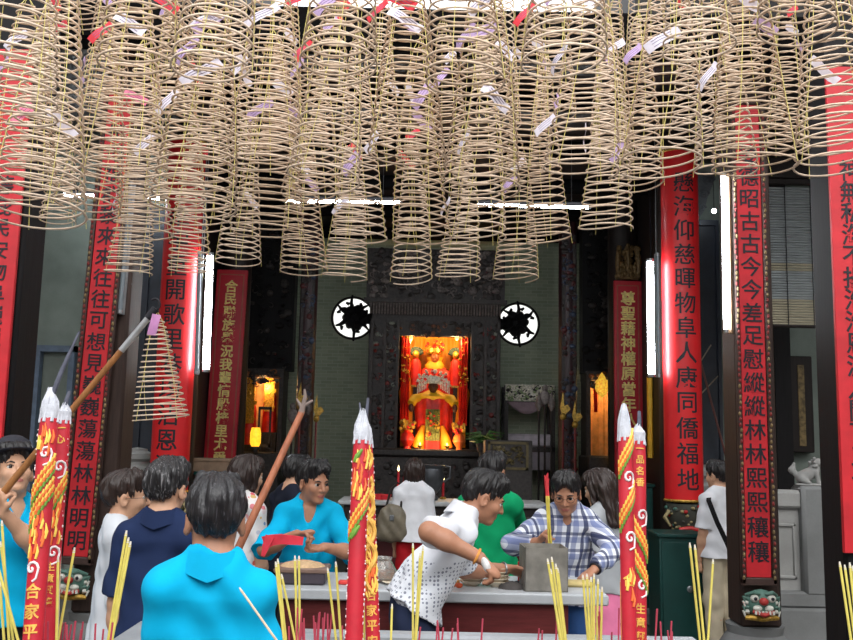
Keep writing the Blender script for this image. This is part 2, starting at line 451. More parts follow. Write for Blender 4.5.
    if face:
        for sx in (1, -1):
            B.ell(hp(sx*0.037, 0.06, -0.022), np.array([0.026, 0.026, 0.024])*sh, Rh, 0.02)
            B.ell(hp(sx*0.031, 0.106, 0.003), np.array([0.020, 0.018, 0.0105])*sh, Rh, 0.012, True)
        B.cone(hp(0.036, 0.078, 0.022), hp(-0.036, 0.078, 0.022), 0.010*s, 0.010*s, 0.015)
        B.cone(hp(0, 0.086, 0.012), hp(0, 0.106, -0.026), 0.0085*s, 0.0115*s, 0.010)
        for sx in (1, -1): B.ell(hp(sx*0.012, 0.093, -0.031), np.array([0.009, 0.010, 0.007])*sh, Rh, 0.006)
        B.ell(hp(0, 0.084, -0.056), np.array([0.023, 0.010, 0.0055])*sh, Rh, 0.008); B.ell(hp(0, 0.083, -0.066), np.array([0.019, 0.010, 0.006])*sh, Rh, 0.007)
    for sx in (1, -1):
        B.ell(hp(sx*0.077, -0.008, -0.008), np.array([0.010, 0.022, 0.033])*sh, Rh @ rz(-sx*0.4), 0.008)
        B.ell(hp(sx*0.085, 0.0, -0.004), np.array([0.006, 0.012, 0.018])*sh, Rh @ rz(-sx*0.4), 0.006, True)
    V, F = B.mesh(vox)
    mi = None
    if face:
        ce = V[F].mean(1); L = (ce-hc) @ Rh/sh
        mi = (((L[:, 0]/0.024)**2+((L[:, 2]+0.061)/0.0085)**2 < 1) & (L[:, 1] > 0.07)).astype(int)
    np_mesh('body', V, F, [skin, LIP], root, mi)
    if face:
        for sx in (1, -1):
            m = MB(); c = hp(sx*0.031, 0.0755, 0.003); m.ell((0, 0, 0), (0.0135*sh, 0.0135*sh, 0.0115*sh), 14, 10)
            m.mi = [1 if (Vector(m.v[f[0]])+Vector(m.v[f[2]])).y/2 > 0.0095*sh and abs((Vector(m.v[f[0]])+Vector(m.v[f[2]])).x/2) < 0.0075*sh else 0 for f in m.f]
            m.xf(Matrix(np.vstack([np.hstack([Rh, np.array(c)[:, None]]), [0, 0, 0, 1]]).tolist()))
            m.build('eye', [EYEWHITE, EYEDARK], root)
        for sx in (1, -1):
            MB().tube([hp(sx*0.014, 0.092, 0.021), hp(sx*0.03, 0.0905, 0.026), hp(sx*0.048, 0.078, 0.022)], [0.003*s, 0.0042*s, 0.002*s], 6).build('eyebrow', hair, root)
            MB().tube([hp(sx*0.017, 0.088, 0.006), hp(sx*0.031, 0.0905, 0.0125), hp(sx*0.046, 0.080, 0.006)], [0.0016*s, 0.0022*s, 0.0014*s], 5).build('eyelash', hair, root)
    # ---- hair
    Hh = Sdf()
    if hairstyle != 'bald':
        Hh.ell(hp(0, -0.022, 0.050), np.array([0.083, 0.101, 0.085])*sh, Rh, 0.02)
        Hh.ell(hp(0, 0.02, 0.075), np.array([0.074, 0.082, 0.063])*sh, Rh, 0.02)
        if hairstyle == 'bob':
            Hh.ell(hp(0, -0.04, 0.0), np.array([0.098, 0.085, 0.105])*sh, Rh, 0.03)
            for sx in (1, -1): Hh.cone(hp(sx*0.072, 0.01, 0.04), hp(sx*0.078, 0.0, -0.075), 0.03*s, 0.022*s, 0.02)
        if hairstyle == 'long':
            Hh.ell(hp(0, -0.035, 0.0), np.array([0.095, 0.09, 0.105])*sh, Rh, 0.03)
            for xx in (-0.06, 0, 0.06): Hh.cone(hp(xx, -0.06, 0), hp(xx*1.15, -0.075, -0.24), 0.05*s, 0.03*s, 0.03)
            for sx in (1, -1): Hh.cone(hp(sx*0.078, 0.015, 0.03), hp(sx*0.085, 0.02, -0.2), 0.025*s, 0.015*s, 0.02)
        if hairstyle == 'bun':
            Hh.ell(hp(0, -0.11, 0.06), np.array([0.04, 0.035, 0.04])*sh, Rh, 0.02)
        if hairstyle == 'short':
            Hh.cone(hp(0.035, -0.078, 0.012), hp(-0.035, -0.078, 0.012), 0.028*sh, 0.028*sh, 0.03)
            Hh.cone(hp(0.025, -0.070, -0.022), hp(-0.025, -0.070, -0.022), 0.020*sh, 0.020*sh, 0.03)
            for sx in (1, -1): Hh.cone(hp(sx*0.069, 0.02, 0.03), hp(sx*0.071, 0.018, -0.006), 0.012*sh, 0.006*sh, 0.015)
            Hh.cone(hp(0.05, 0.055, 0.104), hp(-0.045, 0.050, 0.106), 0.022*sh, 0.018*sh, 0.02)
            for k in range(9):
                a = -0.9+k*0.22; Hh.cone(hp(0.05*math.sin(a*1.3), 0.03, 0.125), hp(0.075*math.sin(a), 0.085*math.cos(a*0.9)-0.004, 0.101-0.007*((k*7) % 3)), 0.016*sh, 0.007*sh, 0.012)
        yb = 0.122 if hairstyle == 'short' else 0.12
        Hh.ell(hp(0, yb, -0.022), np.array([0.070, 0.074, 0.110 if hairstyle == 'short' else 0.092])*sh, Rh, 0.012, True)
        if hairstyle == 'short':
            Hh.ell(hp(0, -0.02, -0.105), np.array([0.10, 0.15, 0.062])*sh, Rh, 0.015, True)
            for sx in (1, -1): Hh.ell(hp(sx*0.088, 0.0, -0.018), np.array([0.03, 0.034, 0.042])*sh, Rh, 0.008, True)
        hv = Rh.T
        def hw(X, Y_, Z):
            x, y, z = X-hc[0], Y_-hc[1], Z-hc[2]
            a = np.arctan2(x*hv[0, 0]+y*hv[0, 1]+z*hv[0, 2], -(x*hv[1, 0]+y*hv[1, 1]+z*hv[1, 2])+0.02)
            zz = (x*hv[2, 0]+y*hv[2, 1]+z*hv[2, 2])/sh
            return 0.0034*np.sin(a*23+zz*31)+0.0026*np.sin(a*37-zz*17+1.3)+0.0022*np.sin(zz*60+a*9)
        V, F = Hh.mesh(min(vox, 0.006*PQ), hw)
        if len(F): np_mesh('hair', V, F, hair, root)
    if hat:
        m = MB()
        m.lathe([(0.115, -0.005), (0.118, 0), (0.1, 0.012), (0.095, 0.04), (0.088, 0.08), (0.06, 0.108), (0.0, 0.115)], n=28)
        m.lathe([(0.09, 0.004), (0.16, -0.012), (0.162, -0.008), (0.095, 0.016)], n=28)
        Mt = Matrix(np.vstack([np.hstack([(Rh @ rx(0.14))*sh*0.94, np.array(hp(0, -0.016, 0.066))[:, None]]), [0, 0, 0, 1]]).tolist())
        m.xf(Mt).build('hat', hat, root)
    if glasses:
        m = MB()
        for sx in (1, -1):
            pts = [hp(sx*0.032+0.022*math.cos(a), 0.098-0.006*abs(math.cos(a)), 0.0+0.015*math.sin(a)) for a in np.linspace(0, 2*math.pi, 17)[:-1]]
            m.tube(pts, 0.0014*s, 6, closed=True)
            m.tube([hp(sx*0.054, 0.094, 0.004), hp(sx*0.074, 0.06, 0.004), hp(sx*0.08, -0.005, 0.0)], 0.0013*s, 6)
        m.tube([hp(-0.01, 0.1, 0.003), hp(0, 0.104, 0.006), hp(0.01, 0.1, 0.003)], 0.0013*s, 6)
        m.build('glasses', mat('spectacle_frame', (40, 35, 35), 0.3, 0.6), root)
    # ---- garments
    ph = random.random()*6
    def wrinkle(amp):
        def f(X, Y_, Z):
            return 0.45*amp*np.sin(X*42+Y_*30+np.sin(Z*7+ph)*2.2+ph*3)*np.clip((1.45-Z)*3, .2, 1) + amp*(np.sin(Z*38+X*21+np.sin(X*17+Y_*9+ph)*2+ph)*0.55+np.sin(X*33-Z*16+Y_*22+np.sin(Z*19+ph)*1.7)*0.45)
        return f
    t_ = 0.013*s
    if shirt is not None:
        T = Sdf(); e = t_*tight
        hz = hem*s
        base = np.array([0, 0.0, hz])
        T.cone(waist, np.array([0, 0.002, max(hz, 0)]), 0.136*W*s+e*1.2, 0.176*W*s+e*1.8, 0.05, (np.array([0, 1, 0]), 0.72), cap=1)
        T.cone(pel*0.4+waist*0.6, rib, 0.128*W*s+e, 0.136*W*s+e, 0.06, fl5); T.cone(rib, chest, 0.130*W*s+e, 0.125*W*s+e, 0.05, fl)
        T.cone(shL, shR, 0.054*s+e*0.8, 0.054*s+e*0.8, 0.05)
        if belly: T.ell(up((0, 0.07, 1.08), 0.6), np.array([0.125, 0.095+belly, 0.14])*s*W+e, None, 0.06)
        T.cone(nb, up((0, -0.01, 1.40)), 0.066*s+e*0.4, 0.10*s+e, 0.05, fl)
        for sx in (1, -1): T.cone(up((sx*0.04, -0.022, 1.455)), up((sx*0.125*W, -0.018, 1.385)), 0.042*s+e*0.7, 0.045*s+e*0.8, 0.05)
        for sx, S, E, w, d, n, curl in arms:
            if long_sleeve:
                T.cone(S, E, 0.049*W*s+e, 0.045*W*s+e, 0.03); T.cone(E, E+(w-E)*(0.9 if long_sleeve is True else long_sleeve), 0.045*W*s+e, 0.033*s+e*0.8, 0.03, cap=1)
            else: T.cone(S, S+(E-S)*(sleeve+0.25), 0.049*W*s+e, 0.048*W*s+e*1.7, 0.03, cap=1)
        # neckline
        nf = Rh[:, 1]*0.3+fwd; nf = _n(nf)
        T.cone(nb+(U @ np.array([0, 0.026, 0.052]))*s, hp(0, -0.018, -0.05), 0.057*s, 0.078*s, 0.006, sub=True)
        if neck in ('polo', 'shirt', 'vee'):
            v0 = nb+(U @ np.array([0, 0.07, 0.03]))*s; v1 = nb+(U @ np.array([0, 0.115, -0.11 if neck != 'shirt' else -0.05]))*s
            T.cone(v0, v1, 0.048*s, 0.008*s, 0.004, sub=True)
        elif neck == 'round':
            T.ell(nb+(U @ np.array([0, 0.05, 0.02]))*s, np.array([0.08, 0.08, 0.05])*s, U, 0.006, True)
        V, F = T.mesh(vox, wrinkle(wr))
        so_ = np_mesh('shirt', V, F, shirt, root)
        if neck in ('polo', 'shirt'):
            cm = MB(); ring = []; op = 0.55 if neck == 'polo' else 0.3
            for i in range(25):
                a = math.pi/2+op+(2*math.pi-2*op)*i/24
                drop = 0.0; fr = max(0, math.sin(a))
                ci = nb+(U @ np.array([0.062*math.cos(a), 0.064*math.sin(a)-0.004, 0.052-0.030*fr]))*s
                co = nb+(U @ np.array([0.104*math.cos(a), 0.096*math.sin(a)+0.002, -0.016+0.036*abs(math.cos(a))-0.024*fr]))*s
                cu = nb+(U @ np.array([0.076*math.cos(a), 0.077*math.sin(a)-0.002, 0.064+0.008*abs(math.cos(a))-0.030*fr]))*s
                ring.append((ci, cu, co, co*0.85+ci*0.15+np.array([0, 0, -0.008])*s))
            vs = [p for q in ring for p in q]; fs = []
            for i in range(24):
                for k in range(4): fs.append((i*4+k, i*4+(k+1) % 4, i*4+4+(k+1) % 4, i*4+4+k))
            fs += [(0, 1, 2, 3), (96+3, 96+2, 96+1, 96)]
            cm.add(vs, fs); cm.build('collar', collar or shirt, so_, auto=70)
    if skirt is not None:
        Kt = Sdf(); zl = skirt[1]*s
        Kt.cone((0, 0, 1.05*s), (0, 0, 0.9*s), 0.125*W*s, 0.16*W*s, 0.03, (np.array([0, 1, 0]), 0.74), cap=2); Kt.cone((0, 0, 0.92*s), (0, 0.0, zl), 0.158*W*s, skirt[2]*s, 0.03, (np.array([0, 1, 0]), 0.8), cap=1)
        V, F = Kt.mesh(vox, wrinkle(0.003)); np_mesh('skirt', V, F, skirt[0], root)
    if legs is not None:
        G = Sdf(); e = 0.012*s if legskin else 0.005*s
        G.cone((0, 0, 1.04*s), (0, 0, 0.92*s), 0.132*W*s+e, 0.145*W*s+e, 0.03, (np.array([0, 1, 0]), 0.74), cap=0)
        for i in (0, 1):
            end = A[i]
            ll = leg_len*s
            G.cone(H[i], K[i] if ll < K[i][2] else H[i]+(K[i]-H[i])*((H[i][2]-ll)/(H[i][2]-K[i][2])), 0.083*W*s+e, 0.074*W*s+e*1.3 if ll < K[i][2] else 0.075*W*s+e*1.8, 0.03, cap=(0 if ll < K[i][2] else 1))
            if ll < K[i][2]:
                tt = (K[i][2]-ll)/(K[i][2]-A[i][2]); G.cone(K[i], K[i]+(A[i]-K[i])*tt, 0.074*W*s+e*1.3, (0.052 if legskin else 0.04)*s+e, 0.03, cap=1)
        G.cut((0, 0, (1.06 if lean < 0.15 else 1.03)*s), (0, 0, 1))
        V, F = G.mesh(vox, wrinkle(0.004)); np_mesh('trousers' if leg_len < 0.3 else 'shorts', V, F, legs, root)
    for i in (0, 1):
        Sh = Sdf(); a = A[i]
        Sh.cone(a+np.array([0, -0.035, -0.045])*s, a+np.array([0, 0.135, -0.055])*s, 0.042*s, 0.033*s, 0.03); Sh.cone(a+np.array([0, -0.01, -0.02])*s, a+np.array([0, 0.04, -0.035])*s, 0.042*s, 0.036*s, 0.03)
        Sh.cut(a+np.array([0, 0, -0.0845*s]), (0, 0, -1)); Sh.cut(a+np.array([0, 0, 0.005*s]), (0, 0, 1))
        V, F = Sh.mesh(0.008*PQ); np_mesh('shoe', V, F, shoe or SHOE, root)
    root['_'] = 0; del root['_']
    return root, dict(hp=hp, up=up, hc=hc, Rw=Rw, nb=nb, arms=arms, s=s, p0=p0)
def cloth(name, rgb, var=0.08, rough=0.85, fuzz=0.25):
    return mat(name, rgb, rough, var=var, scale=6, bmp=fuzz, spec=0.2)
# ------------------------------------------------------------------ setting
def stone_mat(name, rgb, sx=1.0, var=0.25, rough=0.75):
    if name in MATS: return MATS[name]
    m, t, b = _nodes(name); v = coords(t); c = lin(rgb)
    n1 = noise(t, v, 1.6*sx, 5); n2 = noise(t, v, 60*sx, 3)
    col = ramp(t, n1, [(0.3, tuple(x*(1-var) for x in c)), (0.7, tuple(x*(1+var) for x in c))])
    col = mixc(t, mathn(t, 'MULTIPLY', n2, 0.35), col, tuple(x*0.6 for x in c))
    t.links.new(col, b.inputs['Base Color']); b.inputs['Roughness'].default_value = rough
    bump(t, b, n2, 0.25, 0.004); MATS[name] = m; return m
def brick_mat(name, c1, c2, mortar, scale, rough=0.8):
    if name in MATS: return MATS[name]
    m, t, b = _nodes(name); v = coords(t)
    sep = t.nodes.new('ShaderNodeSeparateXYZ'); t.links.new(v, sep.inputs[0])
    cmb = t.nodes.new('ShaderNodeCombineXYZ'); t.links.new(mathn(t, 'ADD', sep.outputs[0], sep.outputs[1]), cmb.inputs[0]); t.links.new(sep.outputs[2], cmb.inputs[1])
    n = t.nodes.new('ShaderNodeTexBrick'); t.links.new(cmb.outputs[0], n.inputs['Vector'])
    n.inputs['Color1'].default_value = (*lin(c1), 1); n.inputs['Color2'].default_value = (*lin(c2), 1); n.inputs['Mortar'].default_value = (*lin(mortar), 1)
    n.inputs['Scale'].default_value = scale; n.inputs['Mortar Size'].default_value = 0.012; n.inputs['Brick Width'].default_value = 0.55; n.inputs['Row Height'].default_value = 0.17
    st = noise(t, v, 1.3, 5)
    col = mixc(t, mathn(t, 'MULTIPLY', st, 0.5), n.outputs['Color'], lin((110, 116, 104)))
    t.links.new(col, b.inputs['Base Color']); b.inputs['Roughness'].default_value = rough
    bump(t, b, n.outputs['Fac'], -0.4, 0.006); MATS[name] = m; return m
def floor_mat():
    m, t, b = _nodes('stone_floor'); v = coords(t)
    n = t.nodes.new('ShaderNodeTexBrick'); t.links.new(v, n.inputs['Vector']); n.offset = 0
    n.inputs['Color1'].default_value = (*lin((112, 108, 104)), 1); n.inputs['Color2'].default_value = (*lin((98, 95, 92)), 1); n.inputs['Mortar'].default_value = (*lin((60, 58, 56)), 1)
    n.inputs['Scale'].default_value = 2.0; n.inputs['Mortar Size'].default_value = 0.006; n.inputs['Brick Width'].default_value = 0.9; n.inputs['Row Height'].default_value = 0.9
    col = mixc(t, mathn(t, 'MULTIPLY', noise(t, v, 3, 5), 0.5), n.outputs['Color'], lin((70, 66, 62)))
    t.links.new(col, b.inputs['Base Color']); b.inputs['Roughness'].default_value = 0.45; bump(t, b, n.outputs['Fac'], -0.2, 0.004)
    return m
def wood(name, rgb, sx=(40, 40, 3), rough=0.5, var=0.35):
    if name in MATS: return MATS[name]
    m, t, b = _nodes(name); c = lin(rgb); v = stretch(t, coords(t), sx); n = noise(t, v, 1.0, 5, 0.65)
    t.links.new(ramp(t, n, [(0.3, tuple(x*(1-var) for x in c)), (0.7, tuple(x*(1+var) for x in c))]), b.inputs['Base Color'])
    b.inputs['Roughness'].default_value = rough; b.inputs['Specular IOR Level'].default_value = 0.3; bump(t, b, n, 0.3, 0.004); MATS[name] = m; return m
DARKWOOD = wood('dark_wood', (34, 27, 25))
BLACKWOOD = wood('black_lacquer_wood', (20, 18, 20), rough=0.7)
SOOT = mat('soot_black_wood', (16, 15, 16), 0.9, spec=0.05)
COLWOOD = wood('column_wood', (62, 48, 43), rough=0.55)
GREYSTONE = stone_mat('grey_granite', (128, 130, 130)); PALESTONE = stone_mat('pale_granite', (158, 158, 156))
AISLE = stone_mat('aisle_wall_plaster', (128, 138, 130), 1.0, 0.3, 0.85)
PLASTER = stone_mat('courtyard_plaster', (170, 165, 158))
BRICK = brick_mat('grey_green_brick', (184, 194, 166), (162, 174, 148), (204, 208, 186), 3.2)
STEEL = mat('steel', (150, 152, 155), 0.35, 0.9, bmp=0.02)
GOLD = mat('gilded_carving', (176, 140, 60), 0.45, 0.55, var=0.4, scale=40)
RED = mat('red_lacquer', (212, 24, 30), 0.45, var=0.1, scale=3, bmp=0.03, coat=0.1)
REDMAT = mat('red_board_paint', (200, 36, 46), 0.5, var=0.14, scale=5, bmp=0.06)
DEEPRED = mat('deep_red_lacquer', (176, 18, 36), 0.4, var=0.15, scale=4, bmp=0.04)
INK = mat('black_paint', (24, 24, 34), 0.6, var=0.2, bmp=0.02)
GOLDPAINT = mat('gold_paint', (236, 212, 130), 0.5, 0.0, var=0.2, scale=30, bmp=0.02)
WHITE = mat('white_paper', (228, 226, 232), 0.8, var=0.05)

EAVE = 6.7
ez = zt(430, 15, EAVE); CZ = ez-0.1
struct('floor', MB().box(-7, -4, -0.1, 7, 16, 0), floor_mat())
struct('wall_left', MB().box(-6.3, -4, 0, -6, 15, 6), PLASTER); struct('wall_right', MB().box(6, -4, 0, 6.3, 15, 6), PLASTER)
struct('wall_front', MB().box(-6, -4.3, 0, 6, -4, 4), PLASTER)
struct('wall_back', MB().box(-2.9, 14, 0, 2.9, 14.3, CZ), BRICK)
struct('wall_left_aisle', MB().box(-6, 10, 0, -2.78, 10.25, CZ), AISLE); struct('wall_right_aisle', MB().box(2.78, 10, 0, 6, 10.25, CZ), AISLE)
struct('wall_left_hall', MB().box(-2.95, 10.25, 0, -2.78, 14, CZ), DARKWOOD); struct('wall_right_hall', MB().box(2.78, 10.25, 0, 2.95, 14, CZ), DARKWOOD)
struct('ceiling', MB().box(-6, 6.75, CZ, 6, 14.3, ez), DARKWOOD)
# hall roof: eave beam, purlins, and the two raised wings that leave the sky showing over the middle
struct('trim_1', MB().box(-6, EAVE-0.12, ez-0.30, 6, EAVE+0.12, ez, bev=0.02), SOOT)
mb = MB()
for i in range(5):
    y = 8.0+i*1.4
    mb.tube([(-2.7, y, CZ-.08), (2.7, y, CZ-.08)], 0.09, 10)
struct('trim_2', mb, SOOT, True)
def tilemat():
    return mat('roof_tile', (34, 30, 28), 0.7, var=0.3, scale=8)
xl, xr = xt(236, 8, EAVE), xt(632, 8, EAVE)
for n_, (a, b) in enumerate(((-6, xl), (xr, 6))):
    mb = MB().box(a, EAVE-0.1, ez, b, EAVE+2.6, ez+0.9)
    k = a
    while k < b: mb.tube([(k, EAVE-0.35, ez+0.86), (k, EAVE+2.6, ez+1.6)], 0.06, 8); k += 0.2
    struct('roof_wing_%s' % ('left', 'right')[n_], mb, tilemat(), True)
# dark panelled doors between the side columns
def door_panel(name, x0, x1, y, z1):
    mb = MB().box(x0, y, 0, x1, y+0.05, z1); n = max(2, int((x1-x0)/0.16))
    for i in range(n+1):
        x = x0+(x1-x0)*i/n; mb.box(x-0.018, y-0.03, 0, x+0.018, y, z1)
    for z in (0.05, 0.9, 1.0, z1-0.06): mb.box(x0, y-0.035, z, x1, y, z+0.06)
    struct(name, mb, mat('blue_black_door', (34, 40, 52), 0.5, var=0.3, scale=4))
door_panel('door_1', -3.62, -2.8, 9.93, 4.3)
door_panel('door_2', 2.8, 3.25, 9.93, 4.3)
mb = MB(); fx0, fx1, fz = xt(29, 500, 9.9), xt(66, 345, 9.9), zt(40, 345, 9.9)
FR = mat('blue_grey_paint', (92, 108, 128), 0.5)
for a, b, c, d in ((fx0-0.06, 0, fx0, fz), (fx0, fz-0.07, fx1+0.1, fz), (fx1+0.04, 0, fx1+0.1, fz)): mb.box(a, 9.9, b, c, 9.99, d)
struct('trim_3', mb, FR)
# round pierced windows in the back wall
def round_window(i, px, py, flip):
    c = at(px, py, 13.98); R = 0.305
    f = MB().tube([(c.x+(R+0.02)*math.cos(a), 13.97, c.z+(R+0.02)*math.sin(a)) for a in np.linspace(0, 2*math.pi, 41)[:-1]], 0.02, 8, closed=True)
    o = f.build('window_%d' % i, DARKWOOD); o['kind'] = 'structure'
    p = MB(); n = 40
    p.lathe([(0.0, 0), (R, 0)], n=n); p.xf(Matrix.Translation((c.x, 13.985, c.z)) @ Matrix.Rotation(math.pi/2, 4, 'X'))
    g, t, b = _nodes('window_daylight%d' % i); em = t.nodes.new('ShaderNodeEmission'); em.inputs['Strength'].default_value = 0.95; em.inputs['Color'].default_value = (0.95, 0.97, 0.92, 1)
    t.links.new(em.outputs[0], t.nodes['Material Output'].inputs[0]); p.build('pane', g, o)
    k = MB(); rnd = random.Random(5+i); s = -1 if flip else 1
    Y = 13.93
    def T(pts, r): k.tube([(c.x+s*x*R, Y-0.02*j % 0.03, c.z+z*R) for j, (x, z) in enumerate(pts)], [q*R for q in r], 8)
    # coiled dragon: a heavy body set off centre, with head, claws and cloud sprigs reaching the rim
    T([(0.14+0.40*math.cos(a), 0.40*math.sin(a)) for a in np.linspace(0.3, 6.6, 40)], [0.24+0.06*math.sin(i_*1.1+i) for i_ in range(40)])
    k.ell((c.x+s*0.16*R, Y, c.z), (0.46*R, 0.03, 0.44*R)); k.ell((c.x+s*0.88*R, Y, c.z-0.05*R), (0.24*R, 0.03, 0.30*R)); k.ell((c.x-s*0.45*R, Y, c.z+0.42*R), (0.2*R, 0.03, 0.13*R))
    for a, r1 in ((1.55, 1.16), (4.7, 1.22), (0.7, 1.0), (2.5, .98), (3.7, .96), (5.6, 1.02), (0.1, 1.05)):
        a += rnd.uniform(-.1, .1)
        T([(0.4*math.cos(a), 0.4*math.sin(a)), (0.75*math.cos(a+.08), 0.75*math.sin(a+.08)), (r1*math.cos(a), r1*math.sin(a))], [0.14, 0.09, 0.05])
        T([(0.72*math.cos(a+.25), 0.72*math.sin(a+.25)), (0.84*math.cos(a+.4), 0.84*math.sin(a+.4))], [0.10, 0.06])
    k.build('dragon_grille', BLACKWOOD, o)
    return o
round_window(1, 353, 318, False); round_window(2, 518, 324, True)

# ------------------------------------------------------------------ columns
FLUOR = mat('lit_tube', (236, 244, 250), 0.4, var=0.0, bmp=0, emit=30)
DEADTUBE = mat('unlit_tube', (120, 130, 136), 0.25, var=0.03, bmp=0)
def plinth(mb, x, y, w, z1, mi=0):
    mb.box(x-w*0.85, y-w*0.85, 0, x+w*0.85, y+w*0.85, z1*0.35, mi, 0.02)
    mb.lathe([(w*0.72, z1*0.35), (w*0.82, z1*0.5), (w*0.84, z1*0.68), (w*0.66, z1*0.86), (w*0.7, z1)], (x, y, 0), 20, mi)
def column(label, x, y, w, mat_, square, ztop, zpl, group):
    r = thing('column', label, 'column', (x, y, 0), 0, group); r['kind'] = 'structure'
    p = MB(); plinth(p, 0, 0, w, zpl); p.build('stone_plinth', GREYSTONE, r)
    b = MB()
    if square: b.box(-w/2, -w/2, zpl, w/2, w/2, ztop, bev=0.02)
    else: b.lathe([(w/2, zpl), (w/2*1.03, 2), (w/2*0.97, ztop)], n=28)
    b.build('shaft', mat_, r)
    return r
YA, YE, YD, YG = 5.75, 7.15, 9.0, 11.6
XA, XF = xt(-1, 300, YA), xt(851, 300, YA)
XB, XE = xt(90, 400, YE-.2), xt(753, 400, YE-.2)
XC, XD = xt(175, 400, YD), xt(681, 400, YD)
XG, XH = xt(228, 380, YG), xt(627, 380, YG)
for x, y, sq, w, zt_, pl, nm, m_ in ((XA-0.02, YA+0.15, True, 0.32, 5.75, 0.42, 'black column behind the red board at the left edge', BLACKWOOD), (XF+0.05, YA+0.15, True, 0.32, 5.75, 0.42, 'black column behind the red board at the right edge', BLACKWOOD),
        (XB+0.09, YE, True, 0.30, CZ, 0.44, 'square brown column left of the hall front, carrying a framed red board', COLWOOD), (XE+0.04, YE, True, 0.31, CZ, 0.44, 'square brown column right of the hall front, carrying a framed red board', COLWOOD),
        (XC, YD+0.12, False, 0.36, CZ, 0.4, 'round dark column behind the glossy red board on the left', DARKWOOD), (XD, YD+0.12, False, 0.36, CZ, 0.4, 'round dark column behind the glossy red board on the right', DARKWOOD),
        (XG, YG+0.2, False, 0.4, CZ, 0.4, 'round dark column behind the gold lettered board on the left', DARKWOOD), (XH, YG+0.2, False, 0.4, CZ, 0.4, 'round dark column behind the gold lettered board on the right', DARKWOOD)):
    column(nm, x, y, w, m_, sq, zt_, pl, 'columns of the hall')

# ------------------------------------------------------------------ couplet boards
def letters(chars, x, y, ztop, pitch, size, m, parent, bold=0.009, arc=None, label=None):
    V, F = text_mesh(chars, size, pitch, 0.004, bold*size, 10 if arc else 0)
    if arc:
        V = [((arc-y_+0.0)*math.sin(px_/arc), -(arc-y_)*math.cos(px_/arc), z) for px_, y_, z in V]
    mb = MB().add([(a+x, b+y, c+ztop) for a, b, c in V], F)
    return mb.build('lettering', m, parent, smooth=False)
def frame_board(label, x, y, w, z0, z1, chars, zc, pitch, mask=True, border=True, m=REDMAT, size=None):
    r = thing('couplet_board', label, 'couplet board', (x, y, 0), 0, 'red couplet boards')
    bw = w*0.72 if border else w
    MB().box(-bw/2, -0.03, z0, bw/2, 0, z1, bev=0.004).build('panel', m, r)
    if border:
        f = MB()
        for sx in (-1, 1): f.box(sx*w/2-0.035*(sx > 0), -0.045, z0-0.05, sx*w/2+0.035*(sx < 0), 0.0, z1+0.05, bev=0.008)
        f.box(-w/2, -0.045, z0-0.06, w/2, 0, z0, bev=0.008); f.box(-w/2, -0.045, z1, w/2, 0, z1+0.06, bev=0.008)
        rn = random.Random(3)
        z = z0
        while z < z1:                                  # carved leaf relief running up the frame
            for sx in (-1, 1):
                f.ell((sx*(w/2-0.0175)+rn.uniform(-.006, .006), -0.046, z), (0.011, 0.010, 0.017), 6, 4, 1 if rn.random() < 0.5 else 2)
            z += 0.042
        f.build('carved_frame', [mat('frame_brown', (66, 46, 40), 0.6), mat('frame_red', (128, 44, 40), 0.6), mat('frame_gilt', (128, 106, 70), 0.6)], r)
    letters(chars, 0, -0.03, zc, pitch, size or pitch*0.92, INK, r)
    if mask:
        zb = z0-0.08; lm = MB(); W_ = w
        lm.ell((0, -0.05, zb-0.10), (W_*0.44, 0.06, 0.10), mi=0)
        for sx in (-1, 1):
            lm.ell((sx*W_*0.24, -0.10, zb-0.06), (0.032, 0.025, 0.028), mi=1); lm.ell((sx*W_*0.24, -0.122, zb-0.06), (0.013, 0.01, 0.013), mi=3)
            lm.tube([(sx*W_*0.08, -0.09, zb-0.03), (sx*W_*0.25, -0.11, zb-0.015), (sx*W_*0.44, -0.06, zb-0.04)], [0.012, 0.016, 0.01], 8, 0)
            for k in range(4):
                a = 0.2+k*0.5; lm.tube([(sx*(W_*0.36), -0.06, zb-0.07-0.03*k), (sx*(W_*0.5), -0.06, zb-0.06-0.035*k), (sx*W_*0.47, -0.07, zb-0.09-0.035*k)], [0.02, 0.014, 0.006], 8, k % 2)
            lm.ell((sx*W_*0.16, -0.10, zb-0.13), (0.035, 0.025, 0.022), mi=1)
        lm.ell((0, -0.115, zb-0.08), (0.035, 0.03, 0.028), mi=2)
        lm.tube([(-W_*0.3, -0.10, zb-0.155), (0, -0.12, zb-0.175), (W_*0.3, -0.10, zb-0.155)], [0.012, 0.018, 0.012], 8, 2)
        for k in range(6): lm.box(-0.07+k*0.026, -0.125, zb-0.172, -0.055+k*0.026, -0.10, zb-0.148, 1)
        lm.build('lion_mask', [mat('mask_green', (84, 120, 108), 0.6), mat('mask_white', (206, 206, 196), 0.6), mat('mask_red', (176, 52, 48), 0.6), INK], r)
        ft = MB(); ft.tube([(-W_*0.46, -0.06, zb-0.205), (-W_*0.2, -0.08, zb-0.20), (0, -0.07, zb-0.215), (W_*0.2, -0.08, zb-0.20), (W_*0.46, -0.06, zb-0.205)], [0.016, 0.024, 0.018, 0.024, 0.016], 8)
        ft.build('gilt_foot', GOLD, r)
    return r
zA0 = zt(840, 552, YA)
pA = 0.142
def zrow(px, py, Y): return zt(px, py, Y)
frame_board('wide red board at the left edge with large black characters', XA, YA-0.03, 0.235, zA0, 4.3, '德庇民安物阜巍巍泰岱', zrow(6, 230, YA)+2*pA, pA, False, False)
frame_board('wide red board at the right edge with large black characters', XF, YA-0.03, 0.265, zA0, 4.3, '神無私海不揚浩浩恩波人間下三十', zrow(845, 194, YA)+pA, pA, False, False, size=0.15)
zE0 = zt(757, 577, YE-.2)
pE = (zt(750, 222, YE-.2)-zt(756, 551, YE-.2))/14.0
